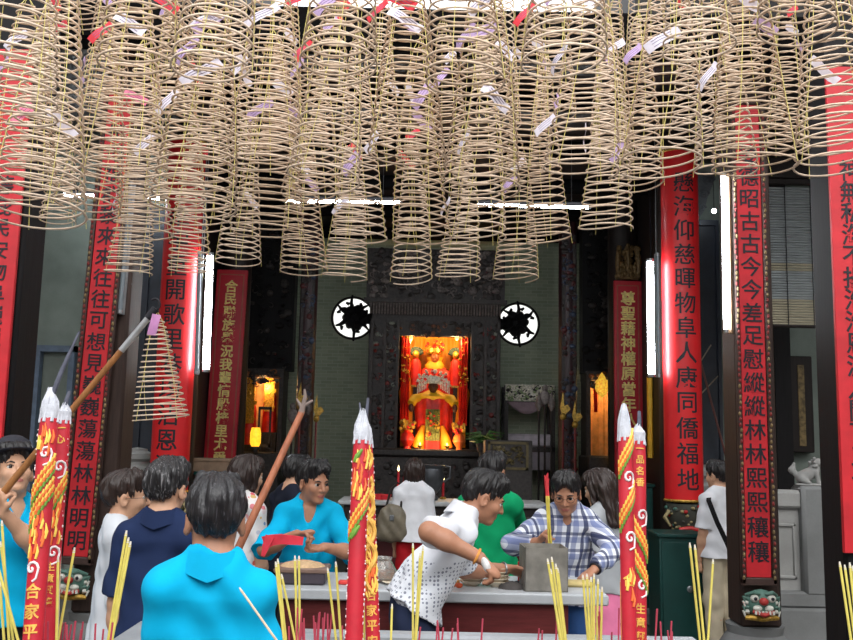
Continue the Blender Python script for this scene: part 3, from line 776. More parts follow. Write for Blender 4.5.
frame_board('framed red board with black characters and a lion mask, on the right square column', XE, YE-0.2, 0.265, zE0, 4.5, '婆德昭古古今今差足慰縱縱林林熙熙穰穰', zt(756, 551, YE-.2)+17*pE, pE)
zB0 = zt(77, 556, YE-.2)
pB = (zt(95, 278, YE-.2)-zt(78, 540, YE-.2))/12.0
BB = frame_board('framed red board with black characters and a lion mask, on the left square column', XB-.045, YE-0.2, 0.265, zB0, 4.5, '是母福群黎來來往往可想見巍巍蕩蕩林林明明', zt(78, 540, YE-.2)+19*pB, pB)
BB.rotation_euler = (0, 0.03, 0)
def round_board(label, x, y, z0, z1, chars, zc, pitch, r=0.19):
    o = thing('couplet_board', label, 'couplet board', (x, y, 0), 0, 'red couplet boards')
    a0, a1 = math.pi*1.02, math.pi*1.98
    MB().lathe([(r, z0), (r, z1)], n=30, a0=a0, a1=a1).lathe([(r-0.02, z1), (r-0.02, z0)], n=30, a0=a0, a1=a1).build('panel', RED, o)
    for z in (z0, z1): MB().tube([(r*1.0*math.cos(a), r*1.0*math.sin(a), z) for a in np.linspace(a0, a1, 20)], 0.014, 6).build('edge_band', GOLD, o)
    letters(chars, 0, 0, zc, pitch, pitch*0.92, INK, o, arc=r)
    # painted mask ornament that the board rests on
    m = MB(); m.lathe([(r*0.95, z0-0.03), (r*0.98, z0-0.10), (r*0.8, z0-0.22), (r*0.55, z0-0.31)], n=24, a0=a0, a1=a1, mi=0)
    rn = random.Random(9)
    for i in range(46):
        a = rn.uniform(a0+.15, a1-.15); z = rn.uniform(0.05, 0.29); rr = r*(1.0-0.4*max(0, z-0.08)/0.2)
        m.ell((rr*math.cos(a), rr*math.sin(a), z0-z), (0.022, 0.022, 0.018), 7, 5, rn.choice((0, 1, 1, 2, 3)))
    for sx in (-1, 1): m.tube([(sx*r*0.9, -r*0.5, z0-0.1), (sx*r*1.15, -r*0.6, z0-0.16), (sx*r*0.9, -r*0.75, z0-0.24)], [0.02, 0.02, 0.01], 8, 1)
    m.tube([(-0.1, -r*0.95, z0-0.27), (0, -r*1.05, z0-0.25), (0.1, -r*0.95, z0-0.27)], 0.02, 8, 2)
    m.build('mask_ornament', [mat('ornament_dark', (64, 66, 58), 0.6), mat('ornament_gilt', (150, 136, 96), 0.5), mat('ornament_red', (190, 36, 36), 0.5), mat('ornament_green', (62, 104, 92), 0.5)], o)
    return o
pD = (zt(672, 230, YD-.2)-zt(682, 479, YD-.2))/10.0
round_board('glossy curved red board with black characters, right of the altar', XD, YD-0.04, zt(682, 501, YD-.2), 4.75, '懸海仰慈暉物阜人康同僑福地', zt(682, 479, YD-.2)+12*pD, pD)
round_board('glossy curved red board with black characters, left of the altar', XC, YD-0.04, zt(170, 492, YD-.2), 4.75, '華宇重開歌里巷均沾恩波', zt(172, 440, YD-.2)+9*pD, pD)
def gold_board(label, x, y, z0, z1, chars, w, crest):
    o = thing('couplet_board', label, 'couplet board', (x, y, 0), 0, 'gold lettered boards')
    MB().box(-w/2, -0.04, z0, w/2, 0, z1, bev=0.006).build('panel', DEEPRED, o)
    f = MB()
    for sx in (-1, 1): f.box(sx*(w/2-0.045)-0.008, -0.047, z0+0.05, sx*(w/2-0.045)+0.008, -0.04, z1-0.06)
    f.box(-w/2+0.045, -0.047, z1-0.07, w/2-0.045, -0.04, z1-0.055); f.build('border_line', mat('dull_gilt_line', (150, 70, 50), 0.5), o)
    p = (z1-z0-0.2)/len(chars); letters(chars, 0, -0.044, z1-0.13-p/2, p, p*0.98, GOLDPAINT, o, 0.024)
    if crest:
        c = MB(); rn = random.Random(4); c.box(-w*0.42, -0.06, z1+0.02, w*0.42, 0, z1+0.06)
        for i in range(60): c.ell((rn.uniform(-w*.4, w*.4), -0.07+rn.uniform(-.02, .02), z1+rn.uniform(0.05, 0.45)), (0.03, 0.03, 0.04), 7, 5)
        for sx in (-1, 0, 1): c.tube([(sx*w*0.33, -0.05, z1+0.05), (sx*w*0.38, -0.09, z1+0.25), (sx*w*0.3, -0.05, z1+0.45)], 0.035, 8)
        c.build('carved_crest', mat('old_gilt', (104, 80, 46), 0.55, 0.3, var=0.4, scale=30), o)
    return o
GB = gold_board('dark red board with gold characters at the back left of the hall', XG-.07, YG-0.05, zt(222, 470, YG), zt(234, 271, YG), '合民聯族舉況我輩情殷梓里尤愛', 0.40, False)
GB.rotation_euler = (0, .02, 0)
gold_board('dark red board with gold characters under a carved crest, back right of the hall', XH, YG-0.05, zt(629, 480, YG), zt(626, 282, YG), '尊聖藉神權原當年八直恩波', 0.36, True)

# ------------------------------------------------------------------ fluorescent lamps
def tube_lamp(label, p0, p1, r=0.018, lit=True, batten=None, hang=True, power=0, off=(0, 0, 0)):
    p0, p1 = Vector(p0), Vector(p1); o = thing('fluorescent_lamp', label, 'lamp', p0)
    q = p1-p0; MB().tube([(0, 0, 0), q], r, 12).build('tube', FLUOR if lit else DEADTUBE, o)
    d = q.normalized()
    for e, sgn in ((Vector(), -1), (q, 1)): MB().tube([e, e+d*sgn*0.03], r*1.15, 10).build('end_cap', STEEL, o)
    b = MB(); n = Vector(off)
    b.tube([n+d*-0.03, n+q+d*0.03], 0.022, 4); b.build('batten', batten or STEEL, o)
    if hang:
        for k in (0.15, 0.85):
            z = CZ-p0.z-q.z*k; MB().tube([n+q*k, Vector((q.x*k+n.x, q.y*k+n.y, z+q.z*k))], 0.004, 5).build('hanger', STEEL, o)
    return o
BATT = mat('lamp_batten_wood', (134, 104, 76), 0.5)
tube_lamp('lit vertical tube lamp beside the glossy red board on the left', at(206, 369, YD-.1), at(210, 256, YD-.1), 0.034, off=(0, 0.09, 0), hang=False, batten=BLACKWOOD)
tube_lamp('unlit grey vertical tube between the lit left lamp and the red board', at(196, 371, YD-.25), at(199.5, 255, YD-.25), 0.02, False, off=(0, 0.06, 0))
tube_lamp('lit vertical tube lamp beside the glossy red board on the right', at(651.5, 374, YD-.1), at(650, 262, YD-.1), 0.034, off=(0, 0.09, 0), hang=False, batten=BLACKWOOD)
tube_lamp('unlit grey vertical tube touching the right glossy red board', at(659, 374, YD-.3), at(657.5, 256, YD-.3), 0.015, False, off=(0, 0.05, 0))
tube_lamp('lit vertical tube lamp on a wooden batten beside the right square column', at(726, 329, YE-.25), at(723.5, 176, YE-.25), 0.018, off=(0.045, 0.03, 0), hang=False, batten=BATT)
tube_lamp('thin white vertical tube beside the left square column', at(120, 310, YE-.2), at(131, 186, YE-.2), 0.02, False, off=(0, 0.05, 0), hang=False)
YT = 9.3
tube_lamp('horizontal lit tube lamp hanging left of centre in the hall', at(286, 201, YT), at(400, 202.5, YT), 0.016, off=(0, 0, 0.05), batten=SOOT)
tube_lamp('horizontal lit tube lamp hanging right of centre in the hall', at(478, 205, YT), at(588, 207.5, YT), 0.016, off=(0, 0, 0.05), batten=SOOT)
tube_lamp('horizontal lit tube lamp hanging at far left behind the coils', at(64, 195, 9.4), at(160, 198.5, 9.4), 0.02, off=(0, 0, 0.05), batten=SOOT)
l = thing('spot_lamp', 'tiny bright lamp beside the carved bracket on the right', 'lamp', at(714, 211, 9.6)); MB().ell((0, 0, 0), (0.026, 0.026, 0.026)).build('bulb', FLUOR, l); MB().tube([(0, 0, .02), (0, 0, CZ-l.location.z)], .004, 5).build('cord', INK, l)

# ------------------------------------------------------------------ right aisle: blind, balustrade, posts, cabinets
o = thing('bamboo_blind', 'grey slatted bamboo blind hanging behind the right square column', 'blind', at(785, 326, 8.6))
x0, x1, z1 = xt(752, 250, 8.6)-o.location.x, xt(819, 250, 8.6)-o.location.x, zt(785, 184, 8.6)-o.location.z
mb = MB(); n = 54
for i in range(n):
    z = 0.02+(z1-0.04)*i/n; mb.tube([(x0, 0.004*math.sin(i*2.1), z), (x1, 0.004*math.sin(i*1.3), z)], 0.0115, 6, mi=1 if i < 10 or 20 < i < 24 else 0)
mb.build('slats', [mat('blind_grey', (150, 156, 158), 0.6, var=0.25, scale=5, sx=(1, 1, 30)), mat('blind_tan', (168, 160, 138), 0.6, var=0.25, scale=5, sx=(1, 1, 30))], o)
MB().box(x0-0.03, -0.03, z1-0.01, x1+0.03, 0.03, z1+0.05, bev=0.008).build('head_rail', DARKWOOD, o); MB().tube([(x0, 0, 0), (x1, 0, 0)], 0.018, 8).build('bottom_rail', DARKWOOD, o)
for k in (0.12, 0.5, 0.88): MB().tube([(x0+(x1-x0)*k, -0.02, 0), (x0+(x1-x0)*k, -0.02, z1)], 0.004, 5).build('cord', INK, o)
struct('trim_4', MB().box(2.9, 8.55, o.location.z+z1+0.05, 6, 8.7, o.location.z+z1+0.25), DARKWOOD)

o = thing('stone_balustrade', 'grey stone balustrade of panels right of the square column', 'balustrade', at(800, 600, 8.4)); o.location.z = 0
def lx(px, py=540, Y=8.4): return xt(px, py, Y)-o.location.x
zt_, zb_ = zt(800, 490, 8.4), zt(800, 592, 8.4)
MB().box(lx(764), -0.16, 0, lx(856)+1.6, 0.3, zb_-0.12, bev=0.02).build('base_step', GREYSTONE, o)
MB().box(lx(764), -0.13, zb_-0.12, lx(856)+1.6, 0.14, zb_+0.02, bev=0.02).build('base_rail', GREYSTONE, o)
MB().box(lx(764), -0.04, zb_, lx(856)+1.6, 0.04, zt_-0.1, bev=0.005).build('panel', PALESTONE, o)
for a, b in ((767, 794), (826, 850)):
    X0, X1, Z0, Z1 = lx(a), lx(b), zb_+0.12, zt_-0.3
    pm = MB()
    for q in ((X0, Z0, X1, Z0+0.03), (X0, Z1-0.03, X1, Z1), (X0, Z0, X0+0.03, Z1), (X1-0.03, Z0, X1, Z1)): pm.box(q[0], -0.06, q[1], q[2], -0.03, q[3], bev=0.008)
    pm.build('panel_moulding', PALESTONE, o)
MB().box(lx(764), -0.09, zt_-0.17, lx(856)+1.6, 0.09, zt_, bev=0.03).build('handrail', PALESTONE, o)
MB().box(lx(797.5), -0.14, zb_-0.02, lx(825), 0.14, zt(810, 486, 8.3), bev=0.03).build('post', GREYSTONE, o)
# lion on the post
lc = at(810, 486, 8.38); o = thing('stone_lion', 'small pale stone lion seated on the balustrade post', 'statue', lc, math.radians(-25))
m = MB()
m.box(-0.12, -0.07, 0, 0.12, 0.07, 0.025, bev=0.01)
S_ = Sdf(); S_.ell((-0.02, 0, 0.10), np.array([0.085, 0.055, 0.06]), ry(-0.5), 0.03); S_.ell((-0.07, 0, 0.07), np.array([0.05, 0.06, 0.055]), None, 0.03); S_.ell((0.045, 0, 0.15), np.array([0.045, 0.042, 0.05]), None, 0.03)
S_.ell((0.072, 0, 0.215), np.array([0.045, 0.042, 0.04]), None, 0.02); S_.ell((0.115, 0, 0.20), np.array([0.025, 0.03, 0.022]), None, 0.012)
for sy in (-1, 1):
    S_.cone((0.06, sy*0.028, 0.13), (0.075, sy*0.032, 0.03), 0.022, 0.017, 0.015); S_.ell((0.088, sy*0.032, 0.03), np.array([0.024, 0.018, 0.014]), None, 0.01); S_.ell((0.045, sy*0.035, 0.252), np.array([0.014, 0.01, 0.016]), None, 0.006)
    S_.cone((-0.06, sy*0.05, 0.06), (0.0, sy*0.055, 0.03), 0.03, 0.018, 0.02)
for i in range(14): a = i*0.9; S_.ell((0.035+0.03*math.cos(a*1.7), 0.045*math.sin(a), 0.19+0.04*math.cos(a)), np.array([0.016, 0.016, 0.016]), None, 0.006)
S_.cone((-0.10, 0, 0.08), (-0.15, 0, 0.14), 0.022, 0.03, 0.02); S_.cone((-0.15, 0, 0.14), (-0.13, 0, 0.20), 0.03, 0.012, 0.02)
m.build('base', PALESTONE, o); V, F = S_.mesh(0.006); np_mesh('body', V, F, PALESTONE, o)
for lab, px, py, Y in (('pale stone post with a stacked cap behind the man in the white shirt', 708, 464, 9.55), ('grey stone post with a stacked cap left of the glossy red board', 138, 447, 9.55)):
    c = at(px, py, Y); o = thing('stone_post', lab, 'stone post', (c.x, c.y, 0)); h = c.z
    MB().box(-0.13, -0.13, 0, 0.13, 0.13, h-0.32, bev=0.02).build('shaft', PALESTONE, o)
    MB().lathe([(0.14, h-0.32), (0.17, h-0.28), (0.17, h-0.22), (0.12, h-0.19), (0.12, h-0.15), (0.16, h-0.12), (0.16, h-0.07), (0.1, h-0.04), (0.1, h-0.02), (0.0, h)], n=24).build('stacked_cap', PALESTONE, o)
GREEN = mat('dark_green_paint', (14, 62, 58), 0.45, var=0.15, scale=3, bmp=0.04)
def cabinet(label, px0, px1, pytop, Y, depth):
    x0, x1 = xt(px0, 560, Y), xt(px1, 560, Y); h = zt((px0+px1)/2, pytop, Y); w = x1-x0
    o = thing('cabinet', label, 'cabinet', ((x0+x1)/2, Y+depth/2, 0))
    MB().box(-w/2+.01, -depth/2+0.012, 0.0, w/2-.01, depth/2, h-0.03, bev=0.006).build('body', GREEN, o)
    MB().box(-w/2-0.012, -depth/2-0.01, h-0.035, w/2+0.012, depth/2, h, bev=0.008).build('top', GREEN, o)
    d = MB().box(-w/2+0.03, -depth/2-0.006, 0.08, w/2-0.03, -depth/2+0.012, h-0.07, bev=0.005).build('door', GREEN, o)
    k = MB(); k.lathe([(0.03, 0), (0.03, 0.008), (0.018, 0.012), (0.014, 0.03), (0.0, 0.032)], n=16); k.xf(Matrix.Translation((w*0.15, -depth/2-0.006, h*0.52)) @ Matrix.Rotation(math.pi/2, 4, 'X')); k.build('lock', STEEL, d)
    return o, h
cabinet('dark green cabinet under the right glossy red board', 659, 706, 534, 8.25, 0.42)
cabinet('taller dark green cabinet behind the right pair of dragon joss sticks', 634, 655, 484, 9.45, 0.3)
o, hcab = cabinet('dark green cabinet behind the crowd left of centre', 190, 238, 472, 9.5, 0.5)
w0 = at(213, 470, 9.7); o = thing('cardboard_box', 'brown cardboard box on the green cabinet left of centre', 'box', (w0.x, 9.72, hcab))
CARD = mat('cardboard', (136, 112, 92), 0.8); MB().box(-0.19, -0.14, 0, 0.19, 0.14, 0.12, bev=0.004).build('body', CARD, o); MB().box(-0.2, -0.15, 0.105, 0.2, 0.15, 0.135, bev=0.004).build('lid', CARD, o)
# carved bracket under the beam on the right
c = at(697, 172, 9.05); o = thing('carved_bracket', 'grey carved scroll bracket right of the glossy red board', 'bracket', c)
m = MB(); GREYC = mat('grey_carving', (98, 104, 110), 0.6)
m.prism([(0, 0), (0.2, 0), (0.19, -0.05), (0.15, -0.15), (0.1, -0.27), (0.06, -0.42), (0.0, -0.5)], -0.02, 0.05)
for cx, cz, rr, tn in ((0.11, -0.09, 0.07, 1.6), (0.06, -0.24, 0.055, 1.5), (0.04, -0.39, 0.04, 1.4)):
    m.tube([(cx+rr*(1-k/26)*math.cos(k*tn*2*math.pi/24), -0.03, cz+rr*(1-k/26)*math.sin(k*tn*2*math.pi/24)) for k in range(24)], 0.012, 6)
m.build('scroll', GREYC, o)
A_, B_ = at(698, 352, 9.7), at(721, 438, 9.75); B_ = A_+(B_-A_)*((A_.z-.01)/(A_.z-B_.z))
o = thing('rod', 'thin dark rod with pale side twigs leaning right of the glossy red board', 'rod', B_)
MB().tube([A_-B_, (0, 0, 0)], 0.012, 6).build('shaft', mat('rod_red_brown', (110, 66, 60), 0.6), o)
for a, b in (((699, 364), (711, 345)), ((700, 395), (718, 376))): MB().tube([at(*a, 9.71)-B_, at(*b, 9.75)-B_], 0.007, 6).build('twig', mat('rod_pale', (150, 138, 120), 0.6), o)
# plaque column in the right aisle
c = at(800, 356, 9.85); o = thing('plaque', 'narrow dark plaque with faded gold strip on the right aisle wall', 'plaque', c)
MB().box(-0.13, 0, -1.05, 0.13, 0.1, 0, bev=0.01).build('board', DARKWOOD, o); MB().box(-0.035, -0.01, -0.98, 0.035, 0, -0.1).build('gold_strip', mat('faded_gold', (112, 94, 58), 0.6, var=0.5, scale=20), o)
struct('trim_5', MB().box(xt(776, 400, 9.8), 9.8, 0, xt(792, 400, 9.8), 9.98, CZ), BLACKWOOD)
# ------------------------------------------------------------------ altars at the back of the hall
CARVE = mat('carved_wood_dark', (54, 48, 46), 0.6, var=0.4, scale=30)
CARVE2 = mat('carved_wood_worn', (104, 94, 90), 0.6, var=0.4, scale=30)
ORANGE = mat('orange_silk', (250, 150, 20), 0.55, var=0.12, scale=8)
YELLOW = mat('yellow_silk', (252, 188, 40), 0.5, var=0.12, scale=10)
REDSILK = mat('red_silk', (222, 40, 22), 0.5, var=0.2, scale=10)
GREENSILK = mat('green_gold_brocade', (120, 120, 50), 0.5, var=0.4, scale=40)
SILVER = mat('silver_filigree', (222, 216, 200), 0.45, 0.0, var=0.3, scale=40)
DARKFACE = mat('dark_statue_face', (88, 46, 30), 0.4, var=0.1)
GILT = mat('bright_gilt', (226, 168, 60), 0.35, 0.6, var=0.3, scale=40)
def relief(mb, x0, x1, z0, z1, y, n, seed, rmax=0.05, mi=(0,)):
    rn = random.Random(seed)
    for i in range(n):
        x, z = rn.uniform(x0, x1), rn.uniform(z0, z1); r = rn.uniform(0.4, 1)*rmax; m = rn.choice(mi)
        if rn.random() < 0.55: mb.ell((x, y, z), (r, 0.03, r*rn.uniform(.5, 1)), 7, 5, m)
        else:
            a0 = rn.uniform(0, 6); mb.tube([(x+r*(0.3+k*0.1)*math.cos(a0+k*0.6), y-0.01, z+r*(0.3+k*0.1)*math.sin(a0+k*0.6)) for k in range(9)], [0.014*(1-k*0.08) for k in range(9)], 5, m)
YS = 13.0
def sx_(px, py=400, Y=YS): return xt(px, py, Y)
def sz_(py, px=434, Y=YS): return zt(px, py, Y)
shr = thing('altar_shrine', 'tall dark carved altar shrine with a fringed lintel around the golden statues', 'shrine', (sx_(434), YS, 0))
cx = shr.location.x; zt_al = sz_(449)
L, R_ = sx_(367)-cx, sx_(500)-cx
b = MB().box(L, -0.45, 0, R_, 0.9, zt_al-0.1, bev=0.02); relief(b, L+.1, R_-.1, 0.9, zt_al-0.15, -0.46, 90, 1, 0.07); b.build('altar_base', CARVE, shr)
MB().box(L-0.05, -0.5, zt_al-0.1, R_+0.05, 0.9, zt_al, bev=0.02).build('altar_top', CARVE, shr)
for a, b_ in ((369, 398), (470, 499)):
    p = MB(); X0, X1 = sx_(a)-cx, sx_(b_)-cx; z1 = sz_(320)
    p.box(X0+0.04, -0.02, zt_al, X1-0.04, 0.12, z1); relief(p, X0+.03, X1-.03, zt_al+.05, z1-.05, -0.03, 110, a, 0.055, (0, 0, 0, 0, 1, 2))
    for q in (X0, (X0+X1)/2-.02, X1-0.04): p.box(q, -0.08, zt_al, q+0.04, 0.02, z1)
    p.build('carved_post', [CARVE, mat('carved_red', (112, 34, 30), 0.5), mat('carved_pale', (120, 122, 112), 0.5)], shr)
l = MB(); z0, z1 = sz_(302), sz_(250); l.box(L-0.05, -0.05, z0, R_+0.05, 0.1, z1); relief(l, L, R_, z0+0.05, z1-.04, -0.07, 260, 77, 0.075, (0, 1)); l.box(L-.08, -0.12, z0-0.03, R_+.08, 0.06, z0+0.03); l.build('carved_lintel', [CARVE, CARVE2], shr)
f = MB(); n = 46
for i in range(n):
    x = L+(R_-L)*(i+.5)/n; f.lathe([(0.0, sz_(316.5)), (0.014, sz_(315)), (0.010, sz_(309)), (0.016, sz_(306)), (0.012, z0-.03)], (x, -0.1, 0), 7)
f.build('fringe', CARVE2, shr)
v = MB(); v.box(L, 0.0, sz_(336), R_, 0.04, z0); relief(v, sx_(398)-cx, sx_(470)-cx, sz_(337), sz_(322), -0.01, 60, 5, 0.05, (0, 0, 1)); v.build('inner_valance', [CARVE, mat('valance_copper', (120, 74, 50), 0.5)], shr)
MB().box(L, 0.86, zt_al, R_, 0.92, z1).build('back_board', CARVE, shr)
for q in (L, R_-0.04): MB().box(q, 0.0, zt_al, q+0.04, 0.9, z1).build('side_board', CARVE, shr)
def drape(mb, x0, x1, z0, z1, y, n=30, amp=0.025, folds=7, mi=0):
    vs = []; fs = []
    for i in range(n+1):
        u = i/n; x = x0+(x1-x0)*u; yy = y+amp*math.sin(u*folds*2*math.pi)
        vs += [(x, yy, z0), (x, yy, z1), (x, yy+0.012, z1), (x, yy+0.012, z0)]
    for i in range(n):
        a = i*4; fs += [(a, a+1, a+5, a+4), (a+1, a+2, a+6, a+5), (a+2, a+3, a+7, a+6), (a+3, a, a+4, a+7)]
    mb.add(vs, fs+[(0, 3, 2, 1), (n*4, n*4+1, n*4+2, n*4+3)], mi)
d = MB(); drape(d, sx_(401, Y=13.6)-cx, sx_(466, Y=13.6)-cx, zt_al+0.02, sz_(337, Y=13.6), 0.62, 50, 0.012, 9); d.build('backcloth', ORANGE, shr)
for k, (a, b_) in enumerate(((400, 409), (459, 468))):
    d = MB(); drape(d, sx_(a)-cx, sx_(b_)-cx, sz_(425), sz_(336), 0.14, 16, 0.02, 3)
    relief(d, sx_(a)-cx, sx_(b_)-cx, sz_(385), sz_(333), 0.11, 34, 31+k, 0.028, (1, 1, 2)); d.build('side_curtain', [REDSILK, GILT, ORANGE], shr)
# warm lamp hanging inside the shrine behind its lintel
pl = bpy.data.lights.new('shrine_bulb', 'POINT'); pl.energy = 13; pl.color = (1, 0.66, 0.28); pl.shadow_soft_size = 0.08
for px in (411, 457):
    o = link('shrine_bulb', pl, loc=at(px, 341, 13.14)); 
for px, nm in ((411, 'left'), (457, 'right')):
    lm = MB().ell((0, 0, 0.0), (0.03, 0.03, 0.035)).tube([(0, 0, 0.03), (0, 0, 0.3)], 0.006, 5)
    lm.build('hanging_bulb', mat('warm_bulb_glass', (255, 190, 90), 0.3, var=0, bmp=0, emit=2.0), shr, loc=at(px, 338, 13.14)-Vector((cx, YS, 0)))
YST = 13.42
def statue(label, px, Y, zbase, parts):
    o = thing('statue', label, 'statue', (xt(px, 400, Y), Y, zbase)); parts(o); return o
P = 0.01475       # metres per pixel at the statues
def robe_mesh(prof, sy=0.6, n=26, folds=9, amp=0.06):
    mb = MB(); vs = []; fs = []
    for (r, z) in prof:
        for k in range(n*2):
            a = math.pi*k/n; rr = r*(1+amp*math.sin(a*folds)); vs.append((rr*math.cos(a), rr*math.sin(a)*sy, z))
    m = n*2
    for i in range(len(prof)-1):
        for k in range(m): fs.append((i*m+k, i*m+(k+1) % m, (i+1)*m+(k+1) % m, (i+1)*m+k))
    fs += [tuple(range(m))[::-1], tuple((len(prof)-1)*m+k for k in range(m))]
    return mb.add(vs, fs)
def face(o, z, r, m, y=-0.05):
    S_ = Sdf(); S_.ell((0, y, z), np.array([r*0.82, r*0.85, r]), None, 0.01); S_.cone((0, y-r*0.8, z+r*.1), (0, y-r*0.98, z-r*0.2), r*.1, r*.16, 0.01)
    for s in (-1, 1): S_.ell((s*r*.32, y-r*0.85, z+r*.12), np.array([r*.18, r*.15, r*.08]), None, 0.006, True); S_.ell((s*r*0.82, y, z), np.array([r*.1, r*.2, r*.3]), None, 0.01)
    S_.ell((0, y-r*.8, z-r*.5), np.array([r*.25, r*.1, r*.08]), None, 0.006); S_.cone((0, y, z-r*0.6), (0, y+0.02, z-r*1.5), r*.45, r*.5, 0.02)
    V, F = S_.mesh(r/9); return np_mesh('head', V, F, m, o)
def back_goddess(o):
    robe_mesh([(27*P, 0), (25*P, 18*P), (21*P, 48*P), (23*P, 62*P), (22*P, 74*P), (9*P, 82*P)], 0.5).build('robe', REDSILK, o)
    MB().lathe([(9*P, 79*P), (10*P, 84*P), (7*P, 88*P), (8.5*P, 92*P)], n=24, sy=0.7).build('headcloth', YELLOW, o)
    face(o, 91.5*P, 5.5*P, mat('gilt_face', (168, 92, 46), 0.4, 0.1), -0.05)
    c = MB(); c.lathe([(7*P, 95*P), (8.5*P, 97*P), (8*P, 101*P)], n=20); rn = random.Random(2)
    for i in range(42):
        a = math.pi*rn.random(); rr = rn.uniform(3, 12)*P; c.ell((rr*math.cos(a), -0.06+rn.uniform(-.03, .03), 97*P+rr*math.sin(a)*1.0), (0.022, 0.022, 0.026), 7, 5, rn.choice((0, 0, 1)))
    c.build('crown', [GILT, REDSILK], o)
    for s in (-1, 1): MB().tube([(s*22*P, 0, 74*P), (s*28*P, -0.08, 55*P), (s*25*P, -0.1, 25*P)], [0.10, 0.12, 0.10], 12).build('sleeve', ORANGE, o)
statue('large golden faced goddess statue in red, seated at the back of the shrine', 434, 13.5, zt_al, back_goddess)
def front_goddess(o):
    robe_mesh([(17*P, 0), (16*P, 8*P), (15.5*P, 22*P), (17*P, 36*P), (17*P, 48*P), (7*P, 55*P)], 0.6).build('robe', REDSILK, o)
    for s in (-1, 1):
        a = MB(); a.tube([(s*10*P, -0.02, 50*P), (s*18*P, -0.10, 48*P), (s*21*P, -0.16, 43*P)], [0.06, 0.068, 0.06], 12); a.build('sleeve', YELLOW, o)
        MB().ell((s*21*P, -0.20, 39*P), (0.04, 0.05, 0.06)).build('hand', DARKFACE, o)
        k = MB(); k.tube([(s*9*P, -0.12, 22*P), (s*12*P, -0.16, 11*P), (s*14*P, -0.16, 1*P)], [0.03, 0.07, 0.09], 12); k.build('side_panel', ORANGE, o)
    ap = MB(); drape(ap, -7*P, 7*P, 8*P, 38*P, -0.2, 16, 0.012, 3); relief(ap, -6*P, 6*P, 12*P, 36*P, -0.215, 34, 8, 0.03, (0, 1, 2)); ap.build('apron', [GREENSILK, GILT, REDSILK], o)
    MB().lathe([(14*P, 47*P), (16.5*P, 50.5*P), (9*P, 55*P), (5*P, 57*P)], n=24, sy=0.7).build('shoulder_cape', YELLOW, o)
    face(o, 60*P, 5.6*P, DARKFACE, -0.08)
    c = MB(); rn = random.Random(6); c.lathe([(5.8*P, 63*P), (7*P, 66*P), (6*P, 70*P)], (0, -0.06, 0), 18)
    for i in range(120):
        a = math.pi*(rn.random()*1.2-0.1); rr = rn.uniform(5, 17)*P; c.ell((rr*math.cos(a), -0.1+rn.uniform(-.03, .03), 64*P+rr*math.sin(a)*0.75), (0.021, 0.02, 0.021), 6, 4, rn.choice((0, 0, 0, 1)))
    for s in (-1, 1):
        for i in range(6): c.tube([(s*(7+i*1.6)*P, -0.12, 66*P), (s*(7.4+i*1.6)*P, -0.12, (58-i)*P)], 0.008, 5)
    c.build('crown', [SILVER, REDSILK], o)
statue('smaller dark faced statue with silver crown and yellow sleeves, front of the shrine', 433, 13.02, zt_al, front_goddess)
def attendant(o):
    robe_mesh([(5*P, -12*P), (5.5*P, 2*P), (4.5*P, 12*P), (2*P, 16*P)], 0.7, 12, 5).build('robe', REDSILK, o); MB().ell((0, -0.02, 19*P), (0.05, 0.05, 0.06)).build('head', GILT, o)
    f = MB()
    for k in range(7): a = 0.5+k*0.36; f.tube([(0, 0.03, 18*P), (8*P*math.cos(a), 0.03, 18*P+9*P*math.sin(a))], [0.02, 0.035], 7)
    f.build('fan', mat('dark_green_fan', (52, 66, 46), 0.6), o); MB().box(-4*P, -0.08, -14*P, 4*P, 0.08, -12*P).build('stand', GOLD, o); MB().box(-0.03, -0.03, -(sz_(372)-zt_al), 0.03, 0.03, -12*P).build('support', CARVE, o)
for lab, px in (('small attendant figure with dark fan left of the golden goddess', 415), ('small attendant figure with dark fan right of the golden goddess', 455)):
    statue(lab, px, 13.35, sz_(372), attendant)
def vase(label, px, py, Y, h, w, m1, seed, zb):
    o = thing('offering_vase', label, 'vase', (xt(px, py, Y), Y, zb))
    MB().lathe([(w*.5, 0), (w*.45, h*.1), (w, h*.35), (w*.8, h*.6), (w*.45, h*.7), (w*.6, h*.75)], n=18).build('vessel', m1, o)
    f = MB(); rn = random.Random(seed)
    for i in range(26): f.ell((rn.uniform(-w, w), rn.uniform(-w, w)*.6, h*rn.uniform(.7, 1.15)), (0.03, 0.03, 0.03), 6, 4, rn.choice((0, 1, 1)))
    f.build('flowers', [REDSILK, GILT], o)
vase('red and gold offering vase at the left foot of the statues', 407, 447, 12.75, 0.34, 0.10, REDSILK, 3, zt_al)
vase('red and gold offering vase at the right foot of the statues', 459, 447, 12.75, 0.32, 0.09, mat('amber_glass', (232, 110, 50), 0.3), 4, zt_al)
ol = bpy.data.lights.new('statue_fill_light', 'POINT'); ol.energy = 3.5; ol.color = (1, 0.66, 0.3); ol.shadow_soft_size = 0.03  # fill lights added to brighten the lower robes, dressed as small oil lamps
for lab, px in (('small oil lamp burning on the altar left of the statues', 420), ('small oil lamp burning on the altar right of the statues', 447)):
    o = thing('fill_oil_lamp', lab, 'lamp', (xt(px, 447, 12.62), 12.62, zt_al)); MB().lathe([(.03, 0), (.02, .02), (.045, .05), (.04, .055), (0.0, .045)], n=16).build('bowl', GOLD, o)
    MB().lathe([(0.0, .05), (.012, .065), (.006, .085), (0.0, .1)], n=10).build('flame', mat('fill_lamp_flame', (255, 200, 110), 0.5, var=0, bmp=0, emit=3), o); link('statue_fill_light', ol, o, (0, -.02, .14))
